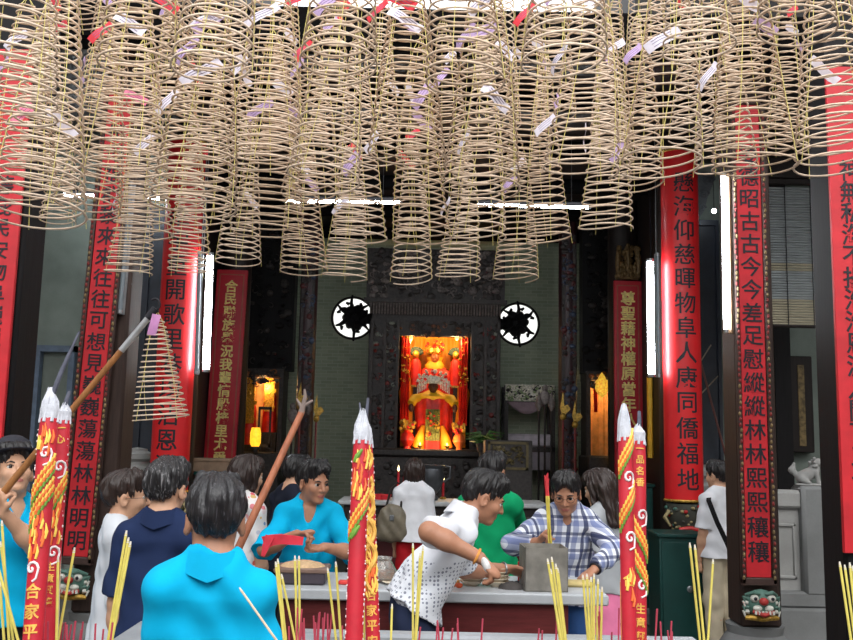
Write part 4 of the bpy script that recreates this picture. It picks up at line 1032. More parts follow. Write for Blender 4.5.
# side altars
def side_altar(label, px0, px1, pyt, pyb, Y, seed, statues):
    X0, X1 = xt(px0, 400, Y), xt(px1, 400, Y); zb, z1 = zt((px0+px1)/2, pyb, Y), zt((px0+px1)/2, pyt, Y); c = (X0+X1)/2; w = X1-X0
    o = thing('side_altar', label, 'shrine', (c, Y, 0))
    MB().box(-w/2-.08, -0.3, 0, w/2+.08, 0.5, zb, bev=0.02).build('altar_base', CARVE, o)
    m = MB(); drape(m, -w/2, w/2, zb, z1-0.04, 0.40, 20, 0.012, 4); m.build('backcloth', mat('dull_orange_cloth', (234, 168, 100), 0.7), o)
    f = MB()
    for s in (-1, 1): f.box(s*(w/2+.03)-.03, -.05, zb, s*(w/2+.03)+.03, 0.4, z1)
    f.box(-w/2-.06, -.05, z1, w/2+.06, 0.45, z1+0.12); relief(f, -w/2, w/2, z1-.12, z1+.1, -0.06, 46, seed, 0.05, (0, 1)); f.build('carved_frame', [CARVE, mat('frame_copper', (140, 88, 50), 0.5)], o)
    k = MB().box(-w/2-.10, .02, z1+.1, w/2+.16, .3, CZ-.02); relief(k, -w/2-.06, w/2+.12, z1+.15, CZ-.1, .0, 130, seed+1, .07, (0, 0, 1)); k.build('carved_canopy', [BLACKWOOD, CARVE], o)
    lt = bpy.data.lights.new('side_altar_bulb', 'POINT'); lt.energy = 5.5; lt.color = (1, 0.62, 0.26); lt.shadow_soft_size = 0.05; link('side_altar_bulb', lt, loc=(c, Y+0.05, z1-0.12))
    return o, c, zb, z1, w
o, c, zb, z1, w = side_altar('small glowing side altar between the left gold board and the brick wall', 246, 279, 377, 452, 12.9, 4, 2)
def red_fig(o):
    robe_mesh([(0.10, 0), (0.09, 0.3), (0.085, 0.52), (0.04, 0.64)], 0.7, 14, 6).build('robe', REDSILK, o); face(o, 0.73, 0.075, GILT, -0.02)
    k = MB().box(-.07, -.075, .3, .07, -.04, .95); rn = random.Random(3)
    for i in range(24): k.ell((rn.uniform(-.09, .09), -0.07, rn.uniform(0.3, 0.95)), (0.025, 0.02, 0.025), 6, 4)
    k.build('ornaments', GILT, o)
for lab, px, Y, dz in (('red robed figure with gold ornaments at the left of the left side altar', 250.5, 12.95, 0.1), ('red and gold figure at the right of the left side altar', 270, 13.15, 0.28)):
    s_ = thing('statue', lab, 'statue', (xt(px, 400, Y), Y, zb+dz)); red_fig(s_); MB().box(-0.12, -0.1, -dz, 0.12, 0.1, 0).build('stand', CARVE, s_)
def glow_lamp(label, px, py, Y, h, r, zb=None):
    p = at(px, py, Y); o = thing('altar_lamp', label, 'lamp', (p.x, Y, p.z-h/2))
    MB().lathe([(r*.7, 0), (r, h*.2), (r, h*.7), (r*.75, h)], n=18).build('glass', mat('glowing_amber', (255, 176, 40), 0.4, var=0.15, scale=20, bmp=0, emit=1.1), o)
    MB().lathe([(r*1.1, -0.04), (r*1.0, 0)], n=18).lathe([(r*.5, -(p.z-h/2-(zb or 0))), (r*.6, -0.04)], n=12).build('base', CARVE, o)
glow_lamp('glowing amber lamp on the left side altar', 255.5, 437, 12.55, 0.26, 0.075, zb)
o = thing('picture_frame', 'dark empty picture frame standing on the left side altar', 'frame', at(263.5, 447, 12.7)); m = MB()
for q in ((-.09, 0, -.065, .55), (.065, 0, .09, .55), (-.09, 0.52, .09, .56), (-.09, 0, .09, .04)): m.box(q[0], -.015, q[1], q[2], .015, q[3])
m.build('moulding', CARVE, o)
o, c, zb2, z1, w = side_altar('small glowing side altar left of the right gold board', 590, 616, 380, 456, 12.9, 9, 2)
p = at(602, 386, 12.75); o = thing('gold_lantern', 'gold pierced lantern hanging in the right side altar', 'lantern', p)
m = MB(); m.lathe([(0.0, -.17), (0.05, -.13), (0.1, -.04), (0.085, 0.05), (0.04, 0.14), (0.0, 0.2)], n=14); relief(m, -.09, .09, -.12, .1, -.08, 20, 3, 0.03)
m.build('cage', mat('glowing_gilt', (240, 176, 60), 0.4, 0.2, var=0.4, scale=40, emit=0.5), o); MB().tube([(0, 0, 0.19), (0, 0.12, z1-p.z+0.05)], 0.006, 5).build('chain', GOLD, o)
m = MB(); drape(m, xt(594, 400, 12.9), xt(597.5, 400, 12.9), zt(596, 412, 12.9), zt(596, 383, 12.9), 12.9, 10, 0.02, 2); tag(m.build('red_banner', REDSILK), 'narrow red cloth banner hanging in the right side altar', 'banner')
glow_lamp('glowing amber lamp at the foot of the right gold board', 616, 456, 12.5, 0.16, 0.06, 0.0)
m = MB(); X0_, X1_ = xt(647, 400, 11.0), xt(658, 400, 11.0); drape(m, X0_, X1_, zt(652, 458, 11.0), zt(652, 377, 11.0), 11.0, 10, .015, 2)
o = thing('yellow_banner', 'yellow cloth banner hanging below the lit tube lamp at the right', 'banner'); m.build('cloth', YELLOW, o); MB().tube([((X0_+X1_)/2, 11.0, zt(652, 377, 11.0)), ((X0_+X1_)/2, 11.0, CZ)], .006, 5).build('cord', INK, o)
# right: draped palanquin with silver carving in front of the brick wall
YP = 13.4
o = thing('palanquin', 'draped ceremonial chair with pierced silver canopy right of the main shrine', 'palanquin', (xt(530, 440, YP), YP, 0)); q = o.location.x
def lx2(px): return xt(px, 420, YP)-q
z_ = lambda py: zt(530, py, YP)
m = MB()
for px in (506, 553):
    m.box(lx2(px)-.03, -.03, 0, lx2(px)+.03, .03, z_(386)); m.box(lx2(px)-.03, .42, 0, lx2(px)+.03, .48, z_(386))
m.box(lx2(504), -.03, z_(452), lx2(555), .48, z_(447)); m.build('frame', CARVE, o)
m = MB(); m.box(lx2(505), -.05, z_(401), lx2(554), 0.0, z_(385)); relief(m, lx2(506), lx2(553), z_(400), z_(386), -.06, 130, 12, 0.04, (0, 0, 1, 2)); m.build('pierced_canopy', [SILVER, mat('jade_inlay', (150, 168, 120), 0.5), CARVE], o)
m = MB(); n = 14; vs = []; fs = []
for i in range(n+1):
    u = i/n; x = lx2(507)+(lx2(546)-lx2(507))*u; sag = z_(402)-0.16*math.sin(u*math.pi)
    for k in range(4): vs.append((x, -.04+0.015*math.sin(u*20+k), z_(402)+(sag-z_(402)-0.02)*k/3))
for i in range(n):
    for k in range(3): fs.append((i*4+k, i*4+k+1, i*4+5+k, i*4+4+k))
m.add(vs, fs); sw = m.build('swag', mat('mauve_cloth', (150, 128, 136), 0.8), o); sd = sw.modifiers.new('s', 'SOLIDIFY'); sd.thickness = 0.012
MB().box(lx2(507), 0.0, z_(447), lx2(552), .4, z_(434), bev=0.03).build('seat_cloth', mat('pale_cloth', (206, 196, 204), 0.8), o)
MB().box(lx2(507), -.02, z_(470), lx2(552), .0, z_(452), bev=0.003).build('lower_cloth', mat('pale_cloth_b', (150, 140, 146), 0.8), o)
# decorated posts, ritual staffs
for lab, px0, px1, sd_ in (('dark carved post with coloured relief between the left side altar and the brick wall', 294, 316, 3), ('dark carved post with coloured relief between the palanquin and the right side altar', 556, 579, 8)):
    Y = 12.4; X0, X1 = xt(px0, 400, Y), xt(px1, 400, Y); o = thing('carved_post', lab, 'post', ((X0+X1)/2, Y, 0)); o['kind'] = 'thing'; w = X1-X0
    MB().lathe([(w*.4, 0), (w*.4, CZ)], n=20).build('shaft', mat('dark_red_lacquer', (50, 26, 28), 0.45), o)
    m = MB().box(-w*.3, -w*.36, 1.15, w*.3, -w*.2, 4.65); relief(m, -w*.27, w*.27, 1.2, 4.6, -w*.36, 150, sd_, 0.05, (0, 0, 1, 2)); m.build('relief', [CARVE, mat('relief_red', (84, 34, 34), 0.5), mat('relief_blue', (58, 70, 92), 0.5)], o)
def staff(label, px, pyt, pyb, Y, kind):
    a = at(px, pyt, Y); o = thing('ritual_staff', label, 'staff', (a.x, Y, 0), 0, 'ritual staffs in the hall')
    MB().tube([(0, 0, 0.25), (0, 0, a.z-0.25)], 0.014, 8).build('shaft', DARKWOOD if kind < 2 else mat('staff_red', (112, 36, 40), 0.4), o); MB().lathe([(0.037, 0), (0.037, 0.04), (0.028, 0.08), (0.02, 0.27)], n=14).build('stand', CARVE, o)
    h = MB(); z = a.z-0.25
    if kind == 0: h.lathe([(0.012, z), (0.05, z+.08), (0.03, z+.16), (0.0, z+.27)], n=10)
    elif kind == 1: h.ell((0, 0, z+.1), (0.07, 0.03, 0.1)); h.ell((0, 0, z+.22), (0.04, .03, .05))
    else: h.prism([(-.01, z), (.02, z), (.1, z+.08), (.06, z+.14), (.015, z+.12), (0, z+.3), (-.04, z+.1)], -.01, .01); h.ell((0, 0, z-.02), (0.04, .04, .05))
    h.build('head', CARVE2 if kind < 2 else GOLD, o)
for i, (px, pt, k) in enumerate(((539, 392, 0), (545, 386, 1), (551.5, 392, 0))):
    staff(('leftmost', 'middle', 'rightmost')[i]+' of the three dark ritual staffs in front of the palanquin', px, pt, 470, 11.8, k)
staff('red shafted halberd left of the right carved post', 563, 396, 470, 11.8, 2)
staff('gold headed red staff at the foot of the right carved post', 575, 404, 470, 11.9, 2)
for i, (px, pt, k) in enumerate(((293, 404, 1), (301, 386, 2), (309, 396, 0), (317, 398, 2))):
    staff(('first', 'second', 'third', 'fourth')[i]+' from the left of the staffs before the left carved post', px, pt, 480, 11.9, k)
# altar front tables
YT_ = 9.7
o = thing('altar_table', 'long dark red altar table with pale stone edge behind the visitors', 'table', (xt(442, 505, YT_), YT_, 0)); q = o.location.x; h = zt(442, 502, YT_); X0, X1 = xt(338, 505, YT_)-q, xt(548, 505, YT_)-q
MB().box(X0, -.02, h-.05, X1, .62, h, bev=0.012).build('top', mat('pale_stone_edge', (176, 178, 180), 0.45), o)
MB().box(X0+.06, .03, h-.32, X1-.06, .58, h-.05).build('apron', DARKWOOD, o)
m = MB(); m.box(X0+.1, .015, h-.30, X1-.1, .03, h-.14, bev=0.004); relief(m, X0+.15, X1-.15, h-.28, h-.16, .01, 110, 21, 0.04, (1, 0)); m.build('gilt_frieze', [CARVE, GOLD], o)
for sx in (X0+.1, X1-.18):
    for y in (.05, .48): MB().box(sx, y, 0, sx+.08, y+.08, h-.3, bev=0.01).build('leg', DARKWOOD, o)
MB().box(X0+.18, .3, .1, X1-.18, .33, h-.3).build('front_panel', mat('panel_red_dark', (84, 20, 24), 0.5), o)
c = at(431, 500, 9.95); o = thing('censer', 'dark pewter censer on the altar table beside the woman in white', 'censer', (c.x, 9.95, h))
PEWTER = mat('pewter', (84, 86, 90), 0.4, 0.7); MB().lathe([(0.07, 0), (0.08, .03), (.05, .06), (.1, .12), (.14, .24), (.12, .34), (.15, .38), (.13, .38), (.1, .34), (0.0, .3)], n=24).build('bowl', PEWTER, o)
for s in (-1, 1): MB().tube([(s*.13, 0, .2), (s*.2, 0, .24), (s*.2, 0, .36), (s*.14, 0, .37)], 0.014, 8).build('handle', PEWTER, o)
def candle(label, px, py, Y, zb, hh=0.14):
    p = at(px, py, Y); o = thing('candle', label, 'candle', (p.x, Y, zb), 0, 'candles on the altar table')
    MB().lathe([(.035, 0), (.035, .02), (.012, .03)], n=12).build('holder', GOLD, o); MB().lathe([(.014, .03), (.013, hh)], n=10).build('stick', REDMAT, o)
    MB().lathe([(0.0, hh), (.014, hh+.02), (.008, hh+.045), (0.0, hh+.07)], n=10).build('flame', mat('flame', (255, 214, 150), 0.5, var=0, bmp=0, emit=4), o)
for i, (px, py) in enumerate(((398, 492), (404, 488), (443, 494))):
    candle(('lit candle left of the woman in the white top, nearer the bag', 'lit candle just left of the head of the woman in the white top', 'lit red candle right of the pewter censer')[i], px, py, 9.95+.1*i, h, 0.3-0.05*i)
for i, px in enumerate((372, 378, 385)):
    p = at(px, 500, 9.9); o = tag(MB().lathe([(.05, 0), (.07, .05), (.065, .055), (0.0, .03)], (0, 0, 0), 16).build('offering_cup', REDMAT, loc=(p.x, 9.9, h)), ('leftmost', 'middle', 'rightmost')[i]+' of three small red offering cups on the altar table edge', 'cup', 'red offering cups')
c = at(500, 452, 11.2); o = thing('offering_stand', 'dark stand with gold framed carved panel right of the statues', 'stand', (c.x+.1, 11.2, 0)); h2 = zt(500, 440, 11.2)
MB().box(-.28, 0, 0, .3, .4, h2, bev=0.01).build('body', CARVE, o)
m = MB()
for q in ((-.25, h2-.36, .25, h2-.33), (-.25, h2-.05, .25, h2-.02), (-.25, h2-.36, -.22, h2-.02), (.22, h2-.36, .25, h2-.02)): m.box(q[0], -.02, q[1], q[2], 0, q[3])
relief(m, -.2, .2, h2-.32, h2-.07, -.01, 40, 4, 0.04); m.build('gilt_panel', mat('dim_gilt', (98, 86, 54), 0.5, 0.3), o)
o = thing('potted_plant', 'leafy green potted plant right of the golden statues', 'plant', at(483, 449, 12.2)); o.location.z = zt(483, 452, 12.2)
MB().lathe([(.07, 0), (.1, .12), (.09, .12), (0.0, .09)], n=16).lathe([(.05, -o.location.z), (.05, 0)], n=8).build('pot', CARVE, o)
m = MB(); rn = random.Random(8)
for i in range(46):
    a = rn.uniform(0, 6.28); l_ = rn.uniform(.12, .3); e = rn.uniform(.2, 1.3); m.tube([(0, 0, .1), (l_*.6*math.cos(a)*math.cos(e), l_*.6*math.sin(a)*math.cos(e), .1+l_*.7*math.sin(e)), (l_*math.cos(a), l_*math.sin(a), .1+l_*.6*math.sin(e))], [.006, .018, .003], 5)
m.build('leaves', mat('leaf_green', (70, 110, 48), 0.5, var=0.3, scale=20), o)
# ------------------------------------------------------------------ front incense table and what stands on it
TY0, TY1 = 4.75, 5.35
TZ = zt(450, 592, TY0)
o = thing('offering_table', 'long grey topped offering table with dark red apron in the foreground', 'table', (0, TY0, 0))
TX0, TX1 = -0.80, xt(609, 600, TY0)
STONE_TOP = stone_mat('grey_table_top', (184, 188, 192), 3, 0.15, 0.4)
MB().box(TX0, 0, TZ-0.055, TX1, TY1-TY0, TZ, bev=0.008).build('top', STONE_TOP, o)
REDW = wood('dark_red_wood', (92, 34, 34), (3, 30, 30))
MB().box(TX0+.08, .05, TZ-.28, TX1-.2, .08, TZ-.055, bev=0.004).build('apron', REDW, o)
MB().box(TX0+.08, TY1-TY0-.08, TZ-.2, TX1-.2, TY1-TY0-.05, TZ-.055).build('back_apron', REDW, o)
for x in (TX0+.1, TX1-.3):
    for y in (.06, TY1-TY0-.14): MB().box(x, y, 0, x+.08, y+.08, TZ-.055, bev=0.008).build('leg', REDW, o)
def ont(px, Y): return Vector((xt(px, 590, Y+.3), Y+.3, TZ))
# metal bin of sand
p = ont(543, 4.62); w, d, hh = 0.225, 0.22, zt(543, 546, 4.9)-TZ
o = thing('metal_bin', 'square weathered grey metal bin on the table before the man in the plaid shirt', 'bin', p, math.radians(2))
GALV = stone_mat('galvanised_metal', (132, 128, 120), 6, 0.4, 0.5)
m = MB()
for q in ((-w/2, -d/2, w/2, -d/2+.004), (-w/2, d/2-.004, w/2, d/2), (-w/2, -d/2, -w/2+.004, d/2), (w/2-.004, -d/2, w/2, d/2)): m.box(q[0], q[1], 0, q[2], q[3], hh)
m.box(-w/2, -d/2, 0, w/2, d/2, .006); m.build('walls', GALV, o); MB().box(-w/2+.005, -d/2+.005, .01, w/2-.005, d/2-.005, hh*.8).build('ash', mat('grey_ash', (150, 146, 138), 0.9, bmp=0.6), o)
# dark sand box
p = ont(302, 4.66); w, d = 0.262, 0.2; hh = zt(302, 567.5, 4.86)-TZ
o = thing('incense_box', 'dark rectangular box with tan sand in front of the man in the turquoise polo', 'incense box', p)
BOXM = mat('dark_plum_metal', (66, 58, 66), 0.5, var=0.15); m = MB(); m.box(-w/2, -d/2, 0, w/2, d/2, hh-.012, bev=0.012); m.build('body', BOXM, o)
MB().box(-w/2-.01, -d/2-.01, hh-.03, w/2+.01, d/2+.01, hh-.005, bev=0.006).build('rim', mat('box_rim', (120, 96, 84), 0.5), o)
s_ = MB().lathe([(.13, 0), (.10, .022), (.05, .034), (0.0, .04)], (0, 0, hh-.012), 24, 0, 1, .75); s_.build('sand', mat('tan_sand', (196, 164, 126), 0.9, bmp=0.7, scale=60), o)
# stacked dishes
DISH = mat('cream_melamine', (222, 208, 184), 0.35, var=0.06, bmp=0)
def dish(label, p, r, hh, grp):
    m = MB().lathe([(r*.5, 0), (r*.55, .004), (r*.86, hh*.75), (r, hh), (r*.985, hh+.002), (r*.84, hh*.8), (r*.5, .01), (0.0, .008)], n=32)
    return tag(m.build('dish', DISH, loc=p), label, 'dish', grp)
p = ont(471, 4.68)
for k in range(3): dish(('bottom', 'middle', 'top')[k]+' dish of the low stack left of the other dishes', p+Vector((0.002*k, 0, .014*k)), 0.068, 0.026, 'cream dishes')
p = ont(497, 4.66)
for k in range(5): dish(('lowest', 'second lowest', 'middle', 'second highest', 'topmost')[k]+' dish of the taller stack beside the metal bin', p+Vector((0.002*(k % 2), 0.001*k, .0175*k)), 0.066, 0.028, 'cream dishes')
# red candles on the table
for lab, px, pt in (('slim red candle left of the grey metal bin, by the stretched hand', 506, 565), ('slim red candle touching the left side of the metal bin', 519.5, 562)):
    p = ont(px, 4.76); h_ = zt(px, pt, 5.06)-TZ; o = thing('red_candle', lab, 'candle', p)
    MB().lathe([(.028, 0), (.028, .012), (.01, .018)], n=14).build('holder', INK, o); MB().lathe([(.0105, .015), (.0105, h_), (0.0, h_+.004)], n=12).build('stick', REDMAT, o)
# ash pile, fruit bits, towel, jar, papers
o = tag(MB().lathe([(.075, 0), (.06, .022), (.035, .03), (0.0, .04)], n=18, sy=.7).build('ash_heap', mat('dark_ash', (74, 70, 68), 0.95, bmp=0.8)), 'small heap of dark ash between dishes and metal bin', 'ash heap'); o.location = ont(512, 4.6)
for i, (px, c_, Y, nm) in enumerate(((453, (226, 120, 60), 4.62, 'orange'), (459, (222, 96, 52), 4.58, 'reddish orange'), (456, (230, 170, 90), 4.7, 'yellow'))):
    o = tag(MB().ell((0, 0, .014), (.02, .017, .014), 14, 10).build('fruit', mat('fruit_%d' % i, c_, 0.4)), 'small %s fruit piece beside the low dish stack' % nm, 'fruit'); o.location = ont(px, Y)
o = tag(MB().box(-.085, -.05, 0, .085, .05, .03, bev=0.012).build('folded_mat', mat('straw_mat', (196, 176, 120), 0.9, bmp=0.5)), 'folded straw coloured mat under the hand of the man in plaid', 'mat'); o.location = ont(577, 4.72)
p = ont(382, 4.74); o = thing('glass_jar', 'round glass jar with coppery contents right of the centre dragon joss sticks', 'jar', p)
g, t, b = _nodes('jar_glass'); b.inputs['Transmission Weight'].default_value = 0.85; b.inputs['Roughness'].default_value = 0.08; b.inputs['Base Color'].default_value = (.85, .85, .8, 1)
MB().lathe([(.05, 0), (.075, .02), (.078, .06), (.055, .10), (.045, .115), (.055, .13), (.052, .13), (.042, .115), (.052, .098), (.074, .06), (.07, .022), (0.0, .006)], n=28).build('glass', g, o)
MB().lathe([(.048, .008), (.068, .025), (.069, .055), (0.0, .062)], n=24).build('contents', mat('copper_leaf', (176, 112, 76), 0.4, 0.3, var=.4, scale=30), o)
for i, (px, c_, Y, nm, cat_) in enumerate(((344, (214, 60, 54), 4.62, 'red paper packet', 'packet'), (352, (222, 196, 110), 4.7, 'yellow paper packet', 'packet'), (393, (228, 214, 190), 4.66, 'cream saucer', 'saucer'), (399, (226, 150, 130), 4.8, 'pink paper packet', 'packet'))):
    if cat_ == 'saucer': m = MB().lathe([(.03, 0), (.06, .014), (.058, .016), (0.0, .006)], n=24)
    else: m = MB().box(-.03, -.02, 0, .03, .02, .022, bev=.006)
    o = tag(m.build(cat_, mat(nm.replace(' ', '_'), c_, 0.6)), 'small %s near the centre dragon joss sticks on the table' % nm, cat_); o.location = ont(px, Y)

# ------------------------------------------------------------------ people
TURQ = cloth('turquoise_polo_cloth', (0, 172, 218)); NAVY = cloth('navy_cloth', (30, 44, 78)); DARKNAVY = cloth('dark_navy_cloth', (28, 32, 46))
WHITEC = cloth('white_cloth', (226, 228, 234)); GREYJ = cloth('pale_grey_jacket', (206, 210, 216)); GREENC = cloth('green_cloth', (6, 150, 96)); KHAKI = cloth('khaki_cloth', (196, 184, 160))
BLACKC = cloth('black_cloth', (26, 25, 28)); PALEBLUE = cloth('pale_blue_cloth', (172, 190, 220)); REDC = cloth('red_cloth', (170, 26, 34)); PINKC = cloth('pink_cloth', (232, 128, 168)); GREYT = cloth('grey_tshirt_cloth', (168, 172, 176)); DENIM = cloth('denim', (52, 86, 140)); DARKTR = cloth('charcoal_trousers', (44, 44, 50))
def pattern_mat(name, fn):
    m, t, b = _nodes(name); b.inputs['Roughness'].default_value = 0.85; b.inputs['Specular IOR Level'].default_value = 0.2
    v = coords(t); sep = t.nodes.new('ShaderNodeSeparateXYZ'); t.links.new(v, sep.inputs[0])
    t.links.new(fn(t, v, *sep.outputs[:3]), b.inputs['Base Color']); bump(t, b, noise(t, v, 60), 0.15, 0.003); return m
def band(t, x, period, a, width):
    f = mathn(t, 'FRACT', mathn(t, 'ADD', mathn(t, 'DIVIDE', x, period), a)); return mathn(t, 'LESS_THAN', f, width)
def plaid(t, v, x, y, z):
    u = mathn(t, 'ADD', x, mathn(t, 'MULTIPLY', y, 0.8))
    c = lin((232, 236, 244)); blue = lin((58, 84, 156)); nv = lin((38, 48, 92))
    col = mixc(t, mathn(t, 'MULTIPLY', band(t, u, .10, 0.1, .34), .55), c, blue); col = mixc(t, mathn(t, 'MULTIPLY', band(t, z, .10, 0.1, .34), .5), col, blue)
    col = mixc(t, mathn(t, 'MULTIPLY', band(t, u, .10, .62, .24), .85), col, nv); col = mixc(t, mathn(t, 'MULTIPLY', band(t, z, .10, .65, .18), .7), col, nv)
    return col
PLAID = pattern_mat('blue_white_plaid', plaid)
def dotted(t, v, x, y, z):
    vo = t.nodes.new('ShaderNodeTexVoronoi'); vo.inputs['Scale'].default_value = 52; vo.inputs['Randomness'].default_value = 0.15; t.links.new(v, vo.inputs['Vector'])
    d = mathn(t, 'LESS_THAN', vo.outputs['Distance'], .34); lo = mathn(t, 'LESS_THAN', z, 1.22)
    return mixc(t, mathn(t, 'MULTIPLY', mathn(t, 'MULTIPLY', d, lo), .8), lin((228, 231, 238)), lin((92, 100, 124)))
DOTTED = pattern_mat('white_dotted_shirt', dotted)
def floral(t, v, x, y, z):
    vo = t.nodes.new('ShaderNodeTexVoronoi'); vo.inputs['Scale'].default_value = 22; t.links.new(v, vo.inputs['Vector'])
    s = t.nodes.new('ShaderNodeSeparateColor'); t.links.new(vo.outputs['Color'], s.inputs[0])
    cc = ramp(t, s.outputs[0], [(0.2, lin((232, 226, 224))), (0.45, lin((222, 80, 96))), (0.6, lin((236, 190, 90))), (0.75, lin((96, 140, 190))), (0.9, lin((226, 222, 222)))])
    return mixc(t, mathn(t, 'LESS_THAN', vo.outputs['Distance'], .42), lin((232, 228, 226)), cc)
FLORAL = pattern_mat('floral_blouse', floral)
pi = math.pi
# 1 man raising a pole at the left edge
POLE_A, POLE_B = at(2, 494, 4.25), at(150, 316, 4.25)
def on_pole(t): return POLE_A+(POLE_B-POLE_A)*t
person('man in dark hat and turquoise polo raising a long pole at the left edge', 17, 4.55, 1.70, -pi*0.72, head=(-0.25, 0.35, 0), hairstyle='short', shirt=TURQ, legs=DARKTR, hat=mat('dark_felt', (34, 34, 44), 0.8),
       armR=dict(w=on_pole(-0.24), pole=(1, -.3, -.8), wd=(0.5, -.1, .85), wn=(.8, .3, -.4), curl=1.15), armL=dict(w=at(4, 513, 4.28), pole=(-.8, 0.1, -1), wd=(-.1, -.25, .95), wn=(.7, .6, .3), curl=1.15), vox=.006, neck='polo')
# 2 woman in pale jacket
person('woman with short hair and glasses in a pale grey jacket at the left column', 126, 4.55, 1.585, -pi*0.36, head=(-0.15, 0, 0), hairstyle='short', hair=HAIR_BROWN, shirt=GREYJ, legs=DARKTR, long_sleeve=True, glasses=True, neck='round', bulk=0.92, tight=1.6, wr=.008, hem=.80)
# 3 man in navy
person('man in a navy polo with thinning greying hair, seen from behind', 167, 4.1, 1.66, -0.06, head=(-0.12, -.05, 0), hair=HAIR_GREY, shirt=NAVY, legs=DARKTR, bulk=1.0, neck='polo', tight=1.2)
# 4 nearest man
person('nearest man in a turquoise polo, seen from behind at the bottom left', 219, 2.78, 1.65, 0.10, head=(0.16, -.10, .03), hair=HAIR_NEAR, shirt=TURQ, legs=DARKTR, bulk=.86, neck='polo', vox=.006, wr=.011, skin=SKIN_TAN, sleeve=.75, tight=1.7,
       armR=dict(w=(-0.56, 2.98, 1.08), pole=(.25, -.6, -.8), d=(-.5, .8, .2), n=(-.7, -.2, .3), curl=1.2), armL=dict(w=(-0.70, 3.02, 1.14), pole=(-.25, -.6, -.8), d=(.4, .8, .3), n=(.7, .2, .3), curl=1.2))
# 5 floral blouse
person('woman in a colourful floral blouse behind the nearest turquoise man', 245, 6.0, 1.64, -0.5, head=(-0.3, -.1, 0), hairstyle='bob', hair=HAIR_BROWN, shirt=FLORAL, legs=DARKTR, neck='round', bulk=.92)
# 6 dark clothed visitor
person('visitor in dark navy clothes with head bowed, behind the table left of centre', 286, 6.75, 1.64, -0.9, head=(0.1, -.25, 0), shirt=DARKNAVY, legs=BLACKC, long_sleeve=True, lean=.12, neck='round')
# 7 turquoise man at the table
p7 = person('man in a turquoise polo behind the table holding a red cloth', 312, 5.64, 1.635, pi+0.12, lean=.10, nlean=.15, head=(.62, -.10, 0), shirt=TURQ, legs=DARKTR, neck='polo', vox=.0055, wr=.009, sleeve=.85, bulk=1.0, tight=1.35,
       armR=dict(w=at(297, 534, 5.31), pole=(1, -.5, -.6), wd=(.85, -.35, .15), wn=(.1, -.2, -1), curl=.95), armL=dict(w=at(324, 547, 5.33), pole=(-1, -.4, -.6), wd=(-.9, -.3, -.1), wn=(.0, -.4, .9), curl=.8), skin=SKIN_TAN)
# 8 woman in white top
person('woman in a loose white top and red shorts, seen from behind in the hall', 415, 8.7, 1.58, 0.0, head=(0, 0, 0), hairstyle='bob', hair=HAIR_BROWN, shirt=WHITEC, legs=REDC, leg_len=.62, long_sleeve=.55, neck='round', bulk=.92, tight=2.0, wr=.003, hem=.9)
# 9 leaning man in white dotted shirt
p9 = person('man in a white dotted shirt leaning over the table to the right', 417, 4.5, 1.74, -pi*0.46, lean=.50, nlean=.40, hs=1.02, head=(0.0, -.40, 0), shirt=DOTTED, legs=cloth('dark_blue_jeans', (36, 44, 68)), neck='shirt', collar=WHITEC, vox=.0055, wr=.009, hem=.965, tight=1.15, bulk=.98, skin=SKIN_TAN, sleeve=.68,
       armR=dict(w=at(480, 558, 4.12), e=at(430, 533, 4.12), wd=(.72, -.1, -.68), wn=(-.6, .3, -.6), curl=.9), armL=dict(w=at(506, 569, 4.95), pole=(-.6, .1, -1), wd=(.97, .0, -.15), wn=(0, -.6, -.7), curl=.6))
# 10 green shirt
person('man in a green t-shirt and pale blue shorts, seen from behind', 491, 6.3, 1.69, -0.12, head=(-.3, -.1, 0), hair=HAIR, shirt=GREENC, legs=PALEBLUE, leg_len=.56, neck='round', bulk=1.04, tight=1.5, sleeve=.75,
       armR=dict(w=at(506, 528, 6.75), pole=(1, -.6, -.5), d=(-.6, .7, .2), curl=.6), skin=SKIN_TAN)
# 11 plaid shirt
p11 = person('man in glasses and a blue white plaid shirt holding yellow incense', 566, 5.76, 1.64, pi-0.12, lean=.30, nlean=.25, head=(pi-pi-.12, -.32, 0), shirt=PLAID, legs=DENIM, long_sleeve=True, glasses=True, neck='shirt', vox=.0055, wr=.008, bulk=1.02, tight=1.35, skin=SKIN_TAN,
       armR=dict(w=at(537, 542, 5.33), pole=(1, -.1, -.5), wd=(.62, -.45, .68), wn=(.6, -.5, -.5), curl=1.15), armL=dict(w=at(594, 570, 5.25), pole=(-1, -.3, .2), wd=(-.75, -.5, -.42), wn=(-.3, -.2, -.9), curl=.5))
# 12 woman with long hair
person('woman with long dark hair, grey top and pink skirt behind the man in plaid', 605, 6.2, 1.60, 0.55, head=(0.35, -.25, 0), hairstyle='long', hair=HAIR_BROWN, shirt=GREYT, legs=BLACKC, legskin=False, skirt=(PINKC, .52, .2), neck='round', bulk=.9, sleeve=.5, tight=1.2)
# 13 man at right
person('man in a white t-shirt and khaki trousers beside the right square column', 719, 8.05, 1.63, 0.25, head=(.35, 0, 0), shirt=WHITEC, legs=KHAKI, neck='round', bulk=.98, tight=1.3)

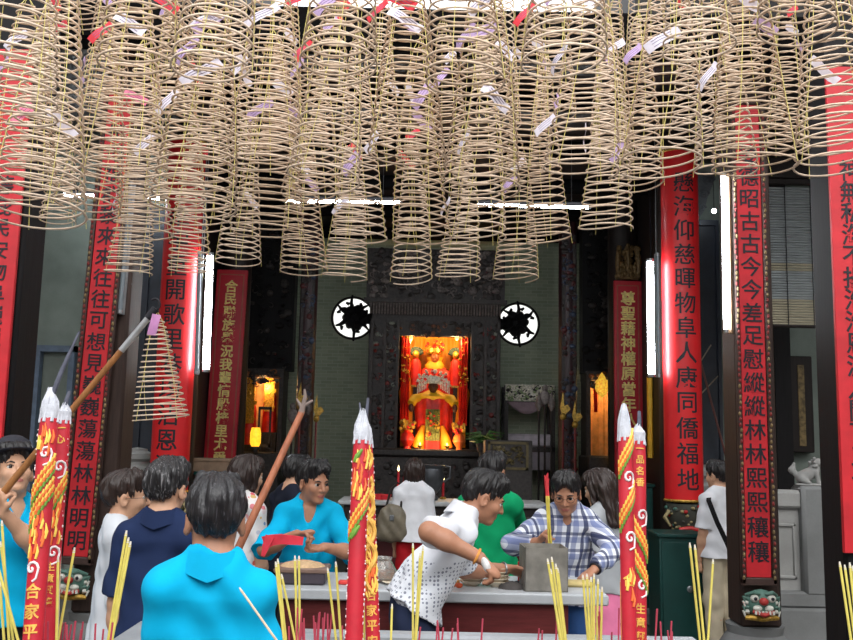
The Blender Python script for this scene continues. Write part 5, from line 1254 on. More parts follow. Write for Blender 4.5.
# ------------------------------------------------------------------ things carried and held
POLEW = wood('brown_bamboo', (150, 100, 58), (30, 30, 6), .5)
o = thing('lifting_pole', 'long brown pole with a pale metal end raised by the man in the dark hat', 'pole', POLE_A)
q = POLE_B-POLE_A; t1 = 0.80
MB().tube([q*-0.25, q*t1], [.0185, .0145], 12).build('shaft', POLEW, o); MB().tube([q*t1, q*0.985], .0155, 12).build('metal_sleeve', mat('pale_metal', (176, 178, 180), 0.4, .5), o)
h_ = MB(); e = q*0.985; dq = q.normalized(); h_.tube([e, e+dq*.06], .02, 10); hk = [e+dq*.05+Vector((.028*math.sin(a)*.8+.0, 0, .028-.028*math.cos(a))) for a in np.linspace(-.8, 3.9, 14)]; h_.tube(hk, .006, 8); h_.build('hook', INK, o)
HOOK = POLE_A+hk[4]
pa, pb = at(226, 575, 3.05), at(305, 405, 3.25)
o = thing('lifting_pole', 'reddish brown split pole slanting up in front of the nearest turquoise man', 'pole', pa); q = pb-pa
MB().tube([q*-0.2, q*.96], [.0145, .0115], 12).build('shaft', wood('reddish_bamboo', (160, 98, 70), (30, 30, 6), .5), o)
f_ = MB(); e = q*.95; f_.tube([e, e+Vector((.012, 0, .06)), e+Vector((.008, 0, .085))], [.012, .007, .004], 8); f_.tube([e+Vector((0, 0, .02)), e+Vector((.04, 0, .045))], [.008, .004], 8); f_.tube([e+Vector((0, 0, .02)), e+Vector((-.02, 0, .05))], [.008, .003], 8); f_.build('forked_tip', mat('fork_grey', (128, 112, 104), .6), o)
# red cloth in the middle man's hand
o = thing('red_cloth', 'folded bright red cloth held by the turquoise man at the table', 'cloth', at(298, 540, 5.25)); m = MB()
def ribbon(mb, pts, w, th=0.004, up=Vector((0, 0, 1)), mi=0):
    vs = []; fs = []; n = len(pts); W_ = w if isinstance(w, list) else [w]*n
    for i, p in enumerate(pts):
        p = Vector(p); t = (Vector(pts[min(i+1, n-1)])-Vector(pts[max(i-1, 0)])).normalized(); s = (up-t*up.dot(t)).normalized(); nn = t.cross(s)
        vs += [p-s*W_[i]/2-nn*th/2, p+s*W_[i]/2-nn*th/2, p+s*W_[i]/2+nn*th/2, p-s*W_[i]/2+nn*th/2]
    for i in range(n-1):
        for k in range(4): fs.append((i*4+k, i*4+(k+1) % 4, i*4+4+(k+1) % 4, i*4+4+k))
    fs += [(3, 2, 1, 0), tuple((n-1)*4+k for k in range(4))]; mb.add(vs, fs, mi)
R0 = o.location
def rel(px, py, Y): return at(px, py, Y)-R0
ribbon(m, [rel(303, 541, 5.23), rel(292, 540, 5.215), rel(281, 539, 5.2), rel(272, 540, 5.19), rel(264, 543, 5.19)], [.045, .05, .055, .06, .075], .02)
m.build('fold', mat('bright_red_cloth', (226, 52, 72), .7, var=.15, scale=8), o); m = MB()
ribbon(m, [rel(270, 536, 5.18), rel(266, 546, 5.17), rel(263, 556, 5.17)], [.05, .04, .02], .012, Vector((1, 0, 0))); m.build('hanging_end', MATS['bright_red_cloth'], o)
# handbag
o = thing('handbag', 'olive grey leather handbag on the left shoulder of the woman in white', 'bag', at(392, 522, 8.62)); LE = mat('olive_leather', (112, 104, 88), .45, var=.2)
S_ = Sdf(); S_.ell((0, 0, 0), np.array([.14, .07, .17]), None, .02); S_.cone((-.08, 0, -.11), (.08, 0, -.11), .07, .07, .05, (np.array([0, 1, 0]), .8)); V, F = S_.mesh(.01, lambda x, y, z: .004*np.sin(x*60+z*40)); np_mesh('body', V, F, LE, o)
MB().tube([(-.06, 0, .13), (-.02, .04, .30), (.04, .12, .36), (.09, .03, .33), (.08, 0, .13)], .011, 8).build('strap', DARKWOOD, o); MB().box(-.02, -.085, .02, .02, -.06, .07, bev=.004).build('buckle', STEEL, o)
# strap bag of the man at the right
o = thing('shoulder_bag', 'dark shoulder strap and small bag of the man in white at right', 'bag', at(716, 545, 8.0)); m = MB()
b0 = o.location
ribbon(m, [at(710, 505, 8.02)-b0+Vector((0, .02, .10)), at(708, 505, 7.9)-b0+Vector((0, -.02, .04)), at(717, 522, 7.84)-b0, at(727, 543, 7.86)-b0, at(734, 560, 7.95)-b0], .04, .006, Vector((1, 0, .3)))
m.build('strap', BLACKC, o); MB().box(.12, -.05, -.24, .34, .12, -.02, bev=.03).build('pouch', BLACKC, o)
# tissue in the leaning man's hand
o = tag(MB().ell((0, 0, 0), (.018, .016, .036), 12, 9).build('tissue', mat('white_tissue', (232, 230, 228), .9, bmp=.8, scale=50)), 'crumpled white tissue in the hand of the man leaning over the table', 'tissue'); o.location = at(486, 565, 4.09); o.rotation_euler = (0, -.4, 0)
# bracelets / watches as worn things
def bangle(label, px, py, Y, ax, r, m_, name, cat_):
    mb = MB(); a = Vector(ax).normalized(); u = a.orthogonal().normalized(); v = a.cross(u)
    mb.tube([(u*math.cos(k)+v*math.sin(k))*r for k in np.linspace(0, 2*pi, 21)[:-1]], .006, 7, closed=True); tag(mb.build(name, m_, loc=at(px, py, Y)), label, cat_)
for pr, i, lab, nm, cat_, m_ in ((p9, 0, 'orange cord bracelet on the near wrist of the leaning man', 'bracelet', 'bracelet', mat('orange_cord', (222, 150, 70), .6)), (p9, 1, 'steel wristwatch on the far wrist of the leaning man', 'wristwatch', 'watch', STEEL), (p11, 1, 'dark wristwatch on the left wrist of the man in plaid', 'wristwatch', 'watch', INK)):
    sx, S, E, w_, d_, n_, cu = pr[1]['arms'][i]; Rw = pr[1]['Rw']; p0 = pr[1]['p0']; c = Rw @ (w_+(E-w_)*.06)+np.array([p0[0], p0[1], 0]); ax = Rw @ _n(w_-E)
    mb = MB(); a = Vector(ax).normalized(); u = a.orthogonal().normalized(); v = a.cross(u)
    mb.tube([(u*math.cos(k)+v*math.sin(k))*.033 for k in np.linspace(0, 2*pi, 21)[:-1]], .006, 7, closed=True); tag(mb.build(nm, m_, loc=c), lab, cat_)
# bundle of incense held by the man in plaid
YEL = mat('yellow_incense', (214, 196, 84), .7, var=.12, scale=20); REDST = mat('red_incense_stem', (206, 44, 52), .6)
rn = random.Random(12)
for k in range(7):
    a = at(551+rn.uniform(-2.5, 2.5), 548, 5.17+rn.uniform(-.015, .015)); m_ = at(548+rn.uniform(-2.5, 2.5), 496, 5.2+rn.uniform(-.01, .01)); b_ = at(546.5+rn.uniform(-2, 2), 473+rn.uniform(0, 6), 5.22)
    o = thing('incense_stick', 'yellow incense stick with red stem in the bundle held by the man in plaid', 'incense stick', a, 0, 'bundle of incense in the plaid man\'s hand')
    MB().tube([(0, 0, 0), m_-a], .0042, 6).build('coated_stick', YEL, o); MB().tube([m_-a, b_-a], .0035, 6).build('stem', REDST, o)
# ------------------------------------------------------------------ hanging incense coils
COILM = mat('incense_coil_paste', (226, 204, 182), .85, var=.14, scale=30, bmp=.25, spec=.2)
COILM2 = mat('incense_coil_paste_brown', (208, 184, 160), .85, var=.14, scale=30, bmp=.25, spec=.2)
THREAD = mat('yellow_thread', (214, 200, 120), .8, var=.05, bmp=0)
TAGM = {'red': mat('red_paper_tag', (216, 50, 62), .7, var=.1), 'lilac': mat('lilac_paper_tag', (192, 164, 206), .7, var=.08), 'white': mat('white_paper_tag', (226, 220, 232), .7, var=.06), 'pink': mat('pink_paper_tag', (236, 130, 160), .7, var=.08)}
INKLINE = mat('faint_ink', (120, 106, 140), .8)
RB = 0.155
def coil_mesh(seed, turns, L, R=RB, r0=.03, pw=.8, tube=.0043):
    rn = random.Random(seed); m = MB(); n = int(turns*26); pts = []
    ph = rn.uniform(0, 6); ex = rn.uniform(-.02, .02); ey = rn.uniform(-.02, .02)
    for i in range(n+1):
        s = i/n; a = s*turns*2*math.pi+ph; r = r0+(R-r0)*s**pw
        sag = .010*math.sin(a*1.0+ph)*s+.006*math.sin(a*.13+ph)
        pts.append((r*math.cos(a)+ex*math.sin(s*3)*1.2, r*math.sin(a)+ey*math.sin(s*3), -L*(s**1.03)+sag))
    m.tube(pts, tube, 5)
    t = MB()
    for k in range(4):
        a = ph+k*math.pi/2+.4; t.tube([((r0+(R-r0)*s**pw+.002)*math.cos(a+.15*math.sin(s*4))+ex*math.sin(s*3)*1.2, (r0+(R-r0)*s**pw+.002)*math.sin(a+.15*math.sin(s*4))+ey*math.sin(s*3), -L*s**1.03) for s in np.linspace(0, 1, 9)], .0016, 4)
        t.tube([(r0*math.cos(a), r0*math.sin(a), 0), (0, 0, .05)], .0016, 4)
    return m, t
PROTO = []
for i, (tn, L, pw) in enumerate(((26, 1.0, .8), (27, .95, .72), (24, 1.02, .9), (25, .9, .78), (19, .62, .85), (19, .5, .95))):
    m, t = coil_mesh(i*7+1, tn, L, pw=pw)
    r = thing('incense_coil', 'tan incense coil', 'incense coil')
    m.build('spiral', COILM if i % 2 == 0 else COILM2, r, auto=180); t.build('threads', THREAD, r); PROTO.append((r, L))
RAILZ = 5.7
# (px of centre, py of bottom ring, half width px, proto, tags, row)
C_ = [
 # nearest, hanging high
 (16, 118, 43, 0, 'w', 'A'), (132, 72, 40, 1, 'wl', 'A'), (222, 82, 42, 0, 'l', 'A'), (340, 78, 41, 3, 'l', 'A'), (458, 87, 42, 1, 'w', 'A'), (562, 75, 45, 0, 'w', 'A'), (700, 60, 38, 2, 'r', 'A'), (812, 40, 40, 1, 'p', 'A'),
 # nearest, hanging low
 (48, 229, 47, 0, '', 'B'), (122, 178, 42, 2, 'wr', 'B'), (200, 213, 44, 1, 'wl', 'B'), (262, 168, 40, 0, 'w', 'B'), (335, 190, 38, 2, 'l', 'B'), (404, 168, 40, 3, 'wr', 'B'), (482, 195, 40, 1, 'wl', 'B'), (590, 178, 39, 0, 'w', 'B'), (668, 172, 42, 2, 'w', 'B'), (752, 171, 43, 1, 'r', 'B'), (832, 173, 42, 0, '', 'B'),
 # middle
 (12, 200, 36, 1, 'p', 'C'), (92, 216, 33, 3, 'r', 'C'), (131, 239, 30, 0, 'p', 'C'), (199, 231, 30, 2, '', 'C'), (265, 236, 36, 1, 'l', 'C'), (352, 243, 28, 0, 'l', 'C'), (416, 243, 31, 1, 'l', 'C'), (480, 245, 27, 0, '', 'C'), (545, 246, 23, 3, 'w', 'C'), (608, 231, 28, 0, 'l', 'C'), (640, 190, 27, 3, '', 'C'), (528, 180, 30, 1, 'r', 'C'), (303, 205, 30, 3, 'r', 'C'), (160, 205, 31, 0, 'r', 'C'), (715, 178, 32, 0, 'r', 'C'),
 # farthest, hanging lowest
 (53, 228, 18, 3, '', 'D'), (130, 276, 24, 0, '', 'D'), (187, 277, 23, 2, '', 'D'), (245, 267, 23, 0, '', 'D'), (301, 276, 24, 1, '', 'D'), (349, 282, 23, 0, 'r', 'D'), (407, 284, 22, 2, 'r', 'D'), (462, 282, 23, 0, '', 'D'), (514, 282, 23, 1, '', 'D'),
 # farthest, hanging higher behind the others
 (75, 28, 24, 3, 'r', 'E'), (170, 120, 24, 1, 'r', 'E'), (232, 150, 24, 0, 'r', 'E'), (285, 160, 24, 1, 'r', 'E'), (330, 150, 23, 3, 'r', 'E'), (378, 165, 24, 0, 'r', 'E'), (440, 190, 24, 1, '', 'E'), (505, 130, 24, 0, 'w', 'E'), (555, 120, 23, 3, '', 'E'), (617, 165, 24, 1, 'w', 'E'), (645, 60, 22, 0, 'r', 'E'), (690, 140, 24, 2, 'r', 'E'), (740, 90, 24, 3, 'r', 'E'), (790, 155, 22, 1, 'r', 'E'), (40, 170, 25, 2, 'r', 'E'), (100, 110, 25, 1, 'r', 'E'),
]
ROWN = {'A': 'the top nearest row', 'B': 'the low nearest row', 'C': 'the middle row', 'D': 'the lowest farthest row', 'E': 'the hidden back row'}
COLN = {'l': 'lilac', 'w': 'white', 'r': 'red', 'p': 'pink'}
ORD = ['first', 'second', 'third', 'fourth', 'fifth', 'sixth', 'seventh', 'eighth', 'ninth', 'tenth', 'eleventh', 'twelfth', 'thirteenth', 'fourteenth', 'fifteenth', 'sixteenth', 'seventeenth', 'eighteenth', 'nineteenth', 'twentieth']
ROWY = {'A': (2.75, 3.1), 'B': (3.45, 3.8, 3.62), 'C': (4.15, 4.5, 4.32, 4.68), 'E': (4.85, 5.2, 5.02, 5.35), 'D': (5.7, 6.05, 5.88)}; placed = []
used = [0]*len(PROTO); rows = set()
def paper_tag(parent, col, ang, z, r, seed):
    rn = random.Random(seed); m = MB(); tl = rn.uniform(.12, .17); w = rn.uniform(.036, .046); tilt = rn.uniform(.5, .95)*rn.choice((1, 1, 1, -1))
    d = Vector((math.cos(ang+math.pi/2), math.sin(ang+math.pi/2), 0))*math.cos(tilt)+Vector((0, 0, 1))*math.sin(tilt); out = Vector((math.cos(ang), math.sin(ang), 0)); c = out*(r+.012)+Vector((0, 0, z))
    pts = [c+d*tl*(k/5-.5)+out*(.012*math.sin(k*1.1)) for k in range(6)]
    ribbon(m, pts, w, .0012, out.cross(d)); 
    for q in (-.25, .05, .3):
        ribbon(m, [p+out.cross(d)*w*q+out*.0012 for p in pts[1:5]], .002, .0008, out.cross(d), 1)
    m.build('paper_tag', [TAGM[COLN[col]], INKLINE], parent)
for row in 'ABCDE':
    items = sorted([c for c in C_ if c[5] == row])
    for k, (px, py, hw, pr, tags, _r_) in enumerate(items):
        root, L = PROTO[pr]
        o = root if used[pr] == 0 else dup(root); used[pr] += 1
        best = None
        for Yc in ROWY[row]:                     # hang where it keeps clear of the coils already up
            q = at(px, py-hw*0.12, Yc); rr = hw*Yc/FOCAL
            cl = min([math.hypot(q.x-a, q.y-b)-(rr+c)*.95 for a, b, c in placed] or [9])
            if best is None or cl > best[0]+.02: best = (cl, Yc, q, rr)
            if cl > 0: break
        cl, Y, p, rr = best; placed.append((p.x, p.y, rr)); sc_ = rr/RB
        o.location = (p.x, p.y, p.z+L); o.rotation_euler = (random.uniform(-.05, .05), random.uniform(-.05, .05), random.uniform(0, 6.28)); o.scale = (sc_, sc_, 1)
        tg = ' and '.join(COLN[t] for t in tags)
        lab = 'incense coil%s, %s from left in %s' % ((' with %s tag' % tg + ('s' if len(tags) > 1 else '')) if tg else '', ORD[k] if k < len(items)-1 else 'last', ROWN[row])
        tag(o, lab, 'incense coil', 'hanging incense coils')
        h_ = MB().tube([(0, 0, .05), (0, 0, max(.1, RAILZ-o.location.z))], .0022, 5); h_.build('hanging_thread', THREAD, o)
        for j, t in enumerate(tags):
            z = -L*random.uniform(.2, .75) if t != 'r' else -L*random.uniform(.02, .25); s = -z/L
            paper_tag(o, t, -math.pi/2+random.uniform(-.5, .5)-o.rotation_euler.z, z, (.03+(RB-.03)*s**.8) if t != 'r' else .06, px*3+j)
        rows.add(Y)
# bamboo rails that carry the coils
BAM = wood('bamboo_rail', (120, 96, 66), (3, 30, 30))
for i, y in enumerate(sorted(rows)):
    tag(MB().tube([(-3.2, y, RAILZ+.02), (3.2, y, RAILZ+.02)], .03, 10).build('bamboo_rail', BAM), 'overhead bamboo rail carrying incense coils, %s from the front' % ORD[i], 'rail', 'rails carrying the coils')
for sx, nm in ((-1, 'left'), (1, 'right')):
    tag(MB().box(sx*2.62-.05, 2.6, RAILZ+.05, sx*2.62+.05, 6.7, RAILZ+.16, bev=.01).build('side_beam', DARKWOOD), '%s overhead side beam carrying the bamboo rails' % nm, 'beam')
# the coil hung on the pole
root, L = PROTO[4]; o = root if not used[4] else dup(root)
if used[5] == 0:
    for ch in list(PROTO[5][0].children): bpy.data.objects.remove(ch)
    bpy.data.objects.remove(PROTO[5][0])
pb = at(163, 422, 4.25); o.location = (pb.x-.01, pb.y, HOOK.z-.05); zl = o.location.z-.03
sc = (o.location.z-pb.z)/L; o.scale = (.84, .84, sc*.98)
o.rotation_euler = (0.03, math.atan2(pb.x-HOOK.x, HOOK.z-pb.z)*-.9, .4); o.location.x = HOOK.x+.005
tag(o, 'small loose incense coil hanging from the raised pole at left', 'incense coil')
m = MB(); ribbon(m, [(.0, -.045, .03), (.0, -.05, -.03), (.0, -.055, -.10)], .05, .002, Vector((1, 0, 0))); t_ = m.build('paper_tag', TAGM['pink'] if False else mat('mauve_paper_tag', (206, 142, 196), .7), o); t_.rotation_euler = (0, .25, -.4)
# ------------------------------------------------------------------ incense urns in front and the sticks standing in them
URNM = stone_mat('urn_stone', (142, 146, 150), 3, .2, .5); SANDM = mat('urn_ash', (128, 120, 114), .95, bmp=.8, scale=50)
UY1 = 2.92; UZ = zt(400, 630, UY1); UX0, UX1 = -0.37, 0.86; UY0 = 1.55
o = thing('incense_trough', 'long grey stone incense trough across the bottom of the view', 'incense urn', ((UX0+UX1)/2, (UY0+UY1)/2, 0)); w, d = (UX1-UX0)/2, (UY1-UY0)/2
m = MB(); t_ = .07
for q in ((-w, -d, w, -d+t_), (-w, d-t_, w, d), (-w, -d+t_, -w+t_, d-t_), (w-t_, -d+t_, w, d-t_)): m.box(q[0], q[1], UZ-.35, q[2], q[3], UZ, bev=.01)
m.box(-w+.01, -d+.01, UZ-.35, w-.01, d-.01, UZ-.3); m.build('basin', URNM, o)
MB().box(-w+t_, -d+t_, UZ-.3, w-t_, d-t_, UZ-.06).build('ash', SANDM, o); MB().box(-w+.12, -d+.12, .12, w-.12, d-.12, UZ-.35, bev=.02).build('pedestal', GREYSTONE, o); MB().box(-w+.04, -d+.04, 0, w-.04, d-.04, .12, bev=.02).build('foot', GREYSTONE, o)
SANDZ = UZ-.06
def round_urn(label, x, y, r, z):
    o = thing('incense_urn', label, 'incense urn', (x, y, 0))
    MB().lathe([(r*.6, .45), (r*.95, .6), (r*1.02, .8), (r*.8, z-.1), (r, z-.03), (r, z), (r*.88, z), (r*.86, z-.06), (0.0, z-.06)], n=36).build('bowl', URNM, o)
    MB().lathe([(0.0, z-.055), (r*.87, z-.055)][::-1], n=30).build('ash', SANDM, o)
    for k in range(3): a = k*2.094+.5; MB().tube([(r*.55*math.cos(a), r*.55*math.sin(a), .52), (r*.8*math.cos(a), r*.8*math.sin(a), .3), (r*.7*math.cos(a), r*.7*math.sin(a), 0)], [.07, .06, .07], 10).build('leg', URNM, o)
LU = (-1.02, 2.02, .36, 1.16); RU = (1.2, 2.2, .3, 1.14)
round_urn('round stone incense urn at the bottom left', *LU); round_urn('round stone incense urn at the bottom right', *RU)
# small stone slab table behind the nearest man
c = at(135, 632, 3.35); o = thing('stone_slab_table', 'small grey stone slab table behind the nearest turquoise man', 'table', (c.x+.17, 3.45, 0))
zz = zt(150, 628, 3.5); MB().box(-.24, -.32, zz-.06, .2, .18, zz, bev=.008).build('slab', URNM, o)
for sx in (-.2, .12):
    for sy in (-.27, .09): MB().box(sx, sy, 0, sx+.05, sy+.05, zz-.06, bev=.006).build('leg', GREYSTONE, o)
# dragon joss sticks
JRED = mat('joss_red_paper', (190, 30, 48), .5, var=.12, scale=14, bmp=.1); JGOLD = mat('joss_gold', (236, 182, 84), .45, .1, var=.2, scale=40); JORANGE = mat('joss_orange', (236, 112, 50), .5, var=.15); JGREEN = mat('joss_green', (112, 160, 62), .5, var=.15); JYEL = mat('joss_yellow', (244, 206, 92), .5, var=.15); JASH = mat('joss_ash_paper', (196, 198, 206), .9, var=.1, bmp=.6, scale=40); JSTEM = mat('burnt_stem', (74, 76, 90), .7, var=.3, scale=20); JWHITE = mat('joss_white', (236, 226, 226), .6)
def joss(label, top, bot, Y, r, chars, zc, pitch, size, decor, stem=None, tip=.09, zbase=1.1):
    """top/bot are where the red paper starts and where the axis passes lower down"""
    a, b = at(*bot, Y[1]), at(*top, Y[0]); ax = (b-a).normalized(); base = a-ax*((a.z-zbase)/ax.z); H = (b-base).length
    o = thing('dragon_joss_stick', label, 'joss stick', base, 0, 'giant dragon joss sticks')
    q = Vector((0, 0, 1)).rotation_difference(ax); o.rotation_euler = q.to_euler()
    def sp(ang, z, dr=0): return ((r+dr)*math.sin(ang), -(r+dr)*math.cos(ang), z)
    rn = random.Random(int(top[0]))
    MB().lathe([(r*.9, 0), (r, .03), (r, H-.05), (r*.86, H)], n=24).build('paper_body', JRED, o)
    tp = MB(); tp.lathe([(r*.9, H-.012), (r*1.0, H+.01), (r*.78, H+tip*.4), (r*.42, H+tip*.8), (r*.2, H+tip)], n=14)
    for k in range(7): g = k*.9; tp.tube([((r*.9)*math.cos(g), r*.9*math.sin(g), H-.02), (r*.75*math.cos(g+.3), r*.75*math.sin(g+.3), H+tip*.45), (r*.3*math.cos(g+.5), r*.3*math.sin(g+.5), H+tip*rn.uniform(.8, 1.1))], [r*.2, r*.16, r*.05], 6)
    tp.build('ash_tip', JASH, o)
    if stem:
        for (dx, dz, rr) in stem: MB().tube([(0, 0, H+tip*.5), (dx*.5, 0, H+tip*.5+dz*.5), (dx, .01, H+tip*.5+dz)], [rr, rr*.9, rr*.7], 8).build('burnt_stem', JSTEM, o)
    for kind, z, sgn in decor:
        z = H-z
        if kind == 'wing':                     # striped scale band wrapping the front
            m = MB(); n = 9
            for k in range(n):
                u = k/(n-1)-.5; aa = sgn*u*2.3; zz = z+u*.075*1.0
                for j in range(5):
                    mi = (2, 0, 1, 0, 1)[j]; zz2 = zz+(j-2)*.0085
                    m.tube([sp(aa, zz2-.004, .001), sp(aa+.14*sgn, zz2+.006, .0018)], [.0028, .0034], 6, mi)
            m.build('scale_band', [JORANGE, JYEL, JGREEN], o)
        elif kind == 'swirl':
            m = MB(); m.tube([sp(sgn*.25+(.0135-.0011*k)*math.cos(k*.62)/r, z+(.0135-.0011*k)*math.sin(k*.62)*1.2, .001) for k in range(13)], .0028, 6); m.tube([sp(sgn*.25+.0135/r, z, .001), sp(sgn*.25+.010/r, z-.02, .001), sp(sgn*.1, z-.026, .001)], .0024, 6); m.build('cloud_swirl', JWHITE, o)
        elif kind == 'dragon':
            m = MB(); pts = []; n = 60
            for k in range(n): s = k/(n-1); pts.append(sp(.62*math.sin(s*11+sgn)+.1, z-.19*s, .0025))
            m.tube(pts, [.0065*(1-.5*abs(2*k/n-1)) for k in range(n)], 7, 0)
            for k in range(0, n, 3):
                p = Vector(pts[k]); m.ell(p, (.005, .004, .006), 6, 4, 1 if k % 2 else 0)
            for k in range(46):
                aa, zz = rn.uniform(-.95, .95), z-rn.uniform(0, .2); m.tube([sp(aa, zz, .0008), sp(aa+rn.uniform(-.2, .2), zz+.010, .0015), sp(aa+rn.uniform(-.25, .25), zz+.016, .0005)], [.0022, .0026, .0008], 5, rn.choice((0, 0, 1, 2)))
            m.build('dragon_relief', [JGOLD, JYEL, JORANGE], o)
        elif kind == 'green':
            m = MB(); m.tube([sp(-.75, z-.012, .001), sp(-.3, z, .002), sp(.2, z+.016, .002)], [.003, .006, .003], 7); m.build('green_leaf', JGREEN, o)
        elif kind == 'flame':
            m = MB()
            for k in range(9): aa = rn.uniform(-.9, .9); zz = z+rn.uniform(-.03, .03); m.tube([sp(aa, zz, .001), sp(aa+.15, zz+.015, .002), sp(aa+.05, zz+.03, .001)], [.0028, .0032, .001], 6, k % 2)
            m.build('flame_relief', [JORANGE, JYEL], o)
        elif kind == 'edge':
            m = MB()
            for k in range(20): zz = z-.016*k+rn.uniform(-.007, .007); q_ = rn.uniform(.0008, .0021); m.ell(sp(sgn*(1.25+rn.uniform(-.15, .15)), zz, .0005), (q_, q_, q_*rn.uniform(1, 2.2)), 6, 4)
            m.build('white_beading', JWHITE, o)
    def letter(ch, z, size, pitch):
        V, F = text_mesh(ch, size, pitch, .0012, .02*size, 9)
        V = [((r-y)*math.sin(x/r), -(r-y)*math.cos(x/r), zz+z) for x, y, zz in V]
        MB().add(V, F).build('lettering', JGOLD, o, smooth=False)
    for ch, z, size, pt in chars: letter(ch, H-z, size, pt)
    return o
joss('left dragon joss stick of the left pair, with smoking dark stem', (49.5, 414), (33, 640), (2.0, 1.92), .0205, [('合家平安', .375, .032, .040)], 0, 0, 0,
     [('flame', .075, 1), ('swirl', .09, 1), ('wing', .15, 1), ('wing', .20, 1), ('flame', .25, 1), ('flame', .29, 1), ('swirl', .33, -1), ('edge', .03, -1)], [(.035, .12, .006), (.05, .16, .004)], .06)
joss('right dragon joss stick of the left pair, in front of the framed board', (64.5, 416), (47.5, 640), (2.12, 2.05), .0155, [('一心', .03, .022, .026), ('生意興隆', .34, .020, .025)], 0, 0, 0,
     [('swirl', .12, 1), ('flame', .2, 1), ('wing', .19, 1), ('flame', .24, 1), ('flame', .28, 1), ('swirl', .31, 1), ('edge', .06, 1)], [(.004, .045, .006)], .03)
joss('left dragon joss stick of the centre pair, red paper with green leaves', (361.5, 436), (354, 640), (2.1, 2.02), .0195, [], 0, 0, 0,
     [('green', .05, 1), ('flame', .085, 1), ('flame', .13, 1), ('wing', .18, 1), ('green', .22, 1), ('edge', .06, -1), ('edge', .36, -1), ('edge', .3, 1), ('edge', .1, 1)], [(-.008, .05, .003)], .06)
joss('right dragon joss stick of the centre pair, covered in gold relief', (366, 440), (373, 640), (2.2, 2.12), .0165, [('合家平安', .36, .026, .033)], 0, 0, 0,
     [('dragon', .02, 0), ('green', .09, 1), ('dragon', .10, 1), ('dragon', .17, 2), ('flame', .33, 1), ('edge', .05, 1), ('edge', .3, 1)], [(.008, .075, .005)], .06)
joss('left dragon joss stick of the right pair, with white cloud swirls', (624.5, 433), (629.5, 640), (2.12, 2.05), .0165, [('合', .33, .03, .04)], 0, 0, 0,
     [('wing', .05, 1), ('swirl', .105, 1), ('wing', .17, 1), ('swirl', .24, 1), ('flame', .36, 1)], [(-.006, .02, .004)], .07)
joss('right dragon joss stick of the right pair, with gold lettering', (638.5, 437), (639, 640), (2.22, 2.15), .0175, [('一品名香', .03, .021, .027), ('生意興隆', .40, .024, .031)], 0, 0, 0,
     [('swirl', .19, 1), ('wing', .24, -1), ('wing', .31, -1), ('swirl', .35, 1)], [(.004, .05, .006)], .03)
# thin yellow incense sticks: tip px, bottom px at the frame edge, depth
YSTK = mat('yellow_incense_stick', (212, 198, 96), .7, var=.12, scale=20); PALE = mat('pale_incense_stick', (206, 186, 160), .7); ORST = mat('orange_incense_stick', (226, 140, 84), .7); TIPM = mat('ashen_tip', (214, 208, 196), .9)
ST = [
 ('by the far left edge', LU, [((2, 524), (9, 640)), ((0, 585), (4, 640)), ((1, 545), (13, 640)), ((-4, 560), (18, 640))]),
 ('before the left square column', LU, [((74, 551), (58, 640)), ((62, 497), (57, 640)), ((58, 560), (56.5, 640))]),
 ('before the woman in the pale jacket', LU, [((126, 534), (108, 640)), ((130, 545), (112, 640)), ((128, 541), (110, 640))]),
 ('left of the dark incense box', None, [((276, 565), (284, 640)), ((278, 562), (286, 640)), ((282, 577), (295, 640)), ((295, 559), (297, 640)), ((299, 559), (300, 640))]),
 ('before the left half of the table', None, [((328, 571), (336, 640)), ((336, 565), (341, 640)), ((365, 577), (364, 640)), ((392, 607), (391, 640))]),
 ('before the leaning man', None, [((413, 546), (413, 640)), ((423, 549), (416, 640)), ((420, 556), (415, 640))]),
 ('before the metal bin', None, [((548, 562), (561, 640)), ((552, 560), (563, 640)), ((556, 567), (565, 640)), ((558, 571), (566, 640)), ((551, 572), (560, 640))]),
 ('at the right end of the table', None, [((583, 578), (588, 640)), ((587, 577), (590, 640)), ((591, 580), (592, 640)), ((594, 577), (594, 640)), ((598, 582), (597, 640)), ((602, 590), (601, 640))]),
 ('beside the right pair of dragon joss sticks', None, [((621, 580), (622, 640)), ((625, 578), (626, 640)), ((629, 577), (629, 640))]),
 ('before the green cabinet', None, [((690, 546), (700, 640)), ((695, 548), (704, 640)), ((713, 562), (708, 640))]),
 ('at the right edge', RU, [((840, 565), (851, 640)), ((845, 568), (855, 640)), ((850, 566), (858, 640)), ((853, 569), (862, 640))]),
]
rn = random.Random(21); protos = {}
def stick(label, a, b, zb, r, m_, group, tip=True):
    ax = (b-a).normalized(); base = a-ax*((a.z-zb)/ax.z)
    o = thing('incense_stick', label, 'incense stick', base, 0, group); L = (b-base).length
    o.rotation_euler = Vector((0, 0, 1)).rotation_difference(ax).to_euler()
    MB().tube([(0, 0, -.02), (0, 0, L)], r, 7).build('stick', m_, o)
    if tip: MB().tube([(0, 0, L-.004), (0, 0, L+.008)], [r*1.1, r*.6], 7).build('ash_tip', TIPM, o)
    return o
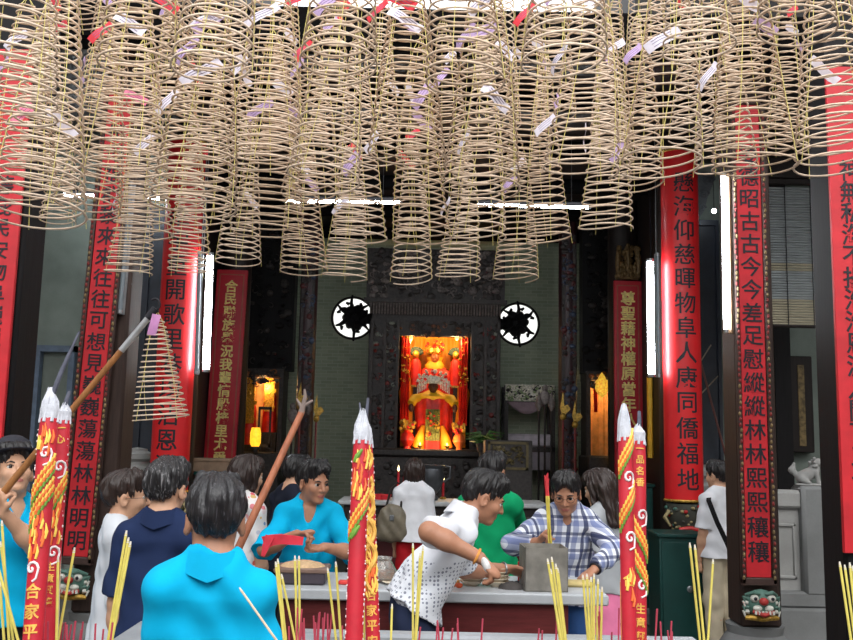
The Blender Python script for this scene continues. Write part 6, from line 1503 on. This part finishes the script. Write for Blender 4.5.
for place, urn, lst in ST:
    for k, (tp, bt) in enumerate(sorted(lst)):
        if urn: Yc = urn[1]+rn.uniform(-.08, .08); zb = urn[3]-.06
        else: Yc = 2.3+rn.uniform(-.12, .12); zb = SANDZ
        b = at(*tp, Yc+.03); a = at(*bt, Yc)
        n = len(lst); pos = '%s from left' % ORD[k] if k < n-1 else 'rightmost'
        m_ = ORST if 'dragon' in place and k < 2 else (PALE if (tp[0] in (62,)) else YSTK)
        stick('%s incense stick %s, %s of clump' % ('orange' if m_ is ORST else 'pale' if m_ is PALE else 'yellow', place, pos), a, b, zb, .0030, m_, 'thin incense sticks in the urns')
o = stick('pale incense stick slanting across the back of the nearest turquoise man', at(277, 641, 2.35), at(241, 590, 2.45), SANDZ, .0032, PALE, 'thin incense sticks in the urns')
# burnt red stubs
STUB = mat('burnt_red_stub', (196, 70, 92), .7, var=.2)
sroot = None
def stub(px, py, Y, zb, lab):
    global sroot
    b = at(px, py, Y); h = b.z-zb
    if h < .03: return
    if sroot is None:
        o = thing('incense_stub', '', 'incense stub'); MB().tube([(0, 0, -.02), (0, 0, .12)], .0022, 6).build('stub', STUB, o); sroot = o
    else: o = dup(sroot)
    o.location = (b.x, b.y, zb); o.scale = (1, 1, h/.12); o.rotation_euler = (rn.uniform(-.06, .06), rn.uniform(-.1, .1), 0); tag(o, lab, 'incense stub', 'burnt red incense stubs')
for _ in range(16): stub(rn.uniform(54, 104), rn.uniform(618, 632), LU[1]+rn.uniform(-.1, .15), LU[3]-.06, 'short burnt red incense stub in the round urn at the bottom left')
for _ in range(20): stub(rn.uniform(290, 350), rn.uniform(606, 632), 2.3+rn.uniform(-.2, .3), SANDZ, 'short burnt red incense stub in the trough left of the centre joss sticks')
for _ in range(12): stub(rn.uniform(376, 560), rn.uniform(616, 634), 2.3+rn.uniform(-.2, .3), SANDZ, 'short burnt red incense stub in the trough right of the centre joss sticks')
for _ in range(16): stub(rn.uniform(600, 690), rn.uniform(606, 634), 2.3+rn.uniform(-.2, .3), SANDZ, 'short burnt red incense stub in the trough around the right joss sticks')
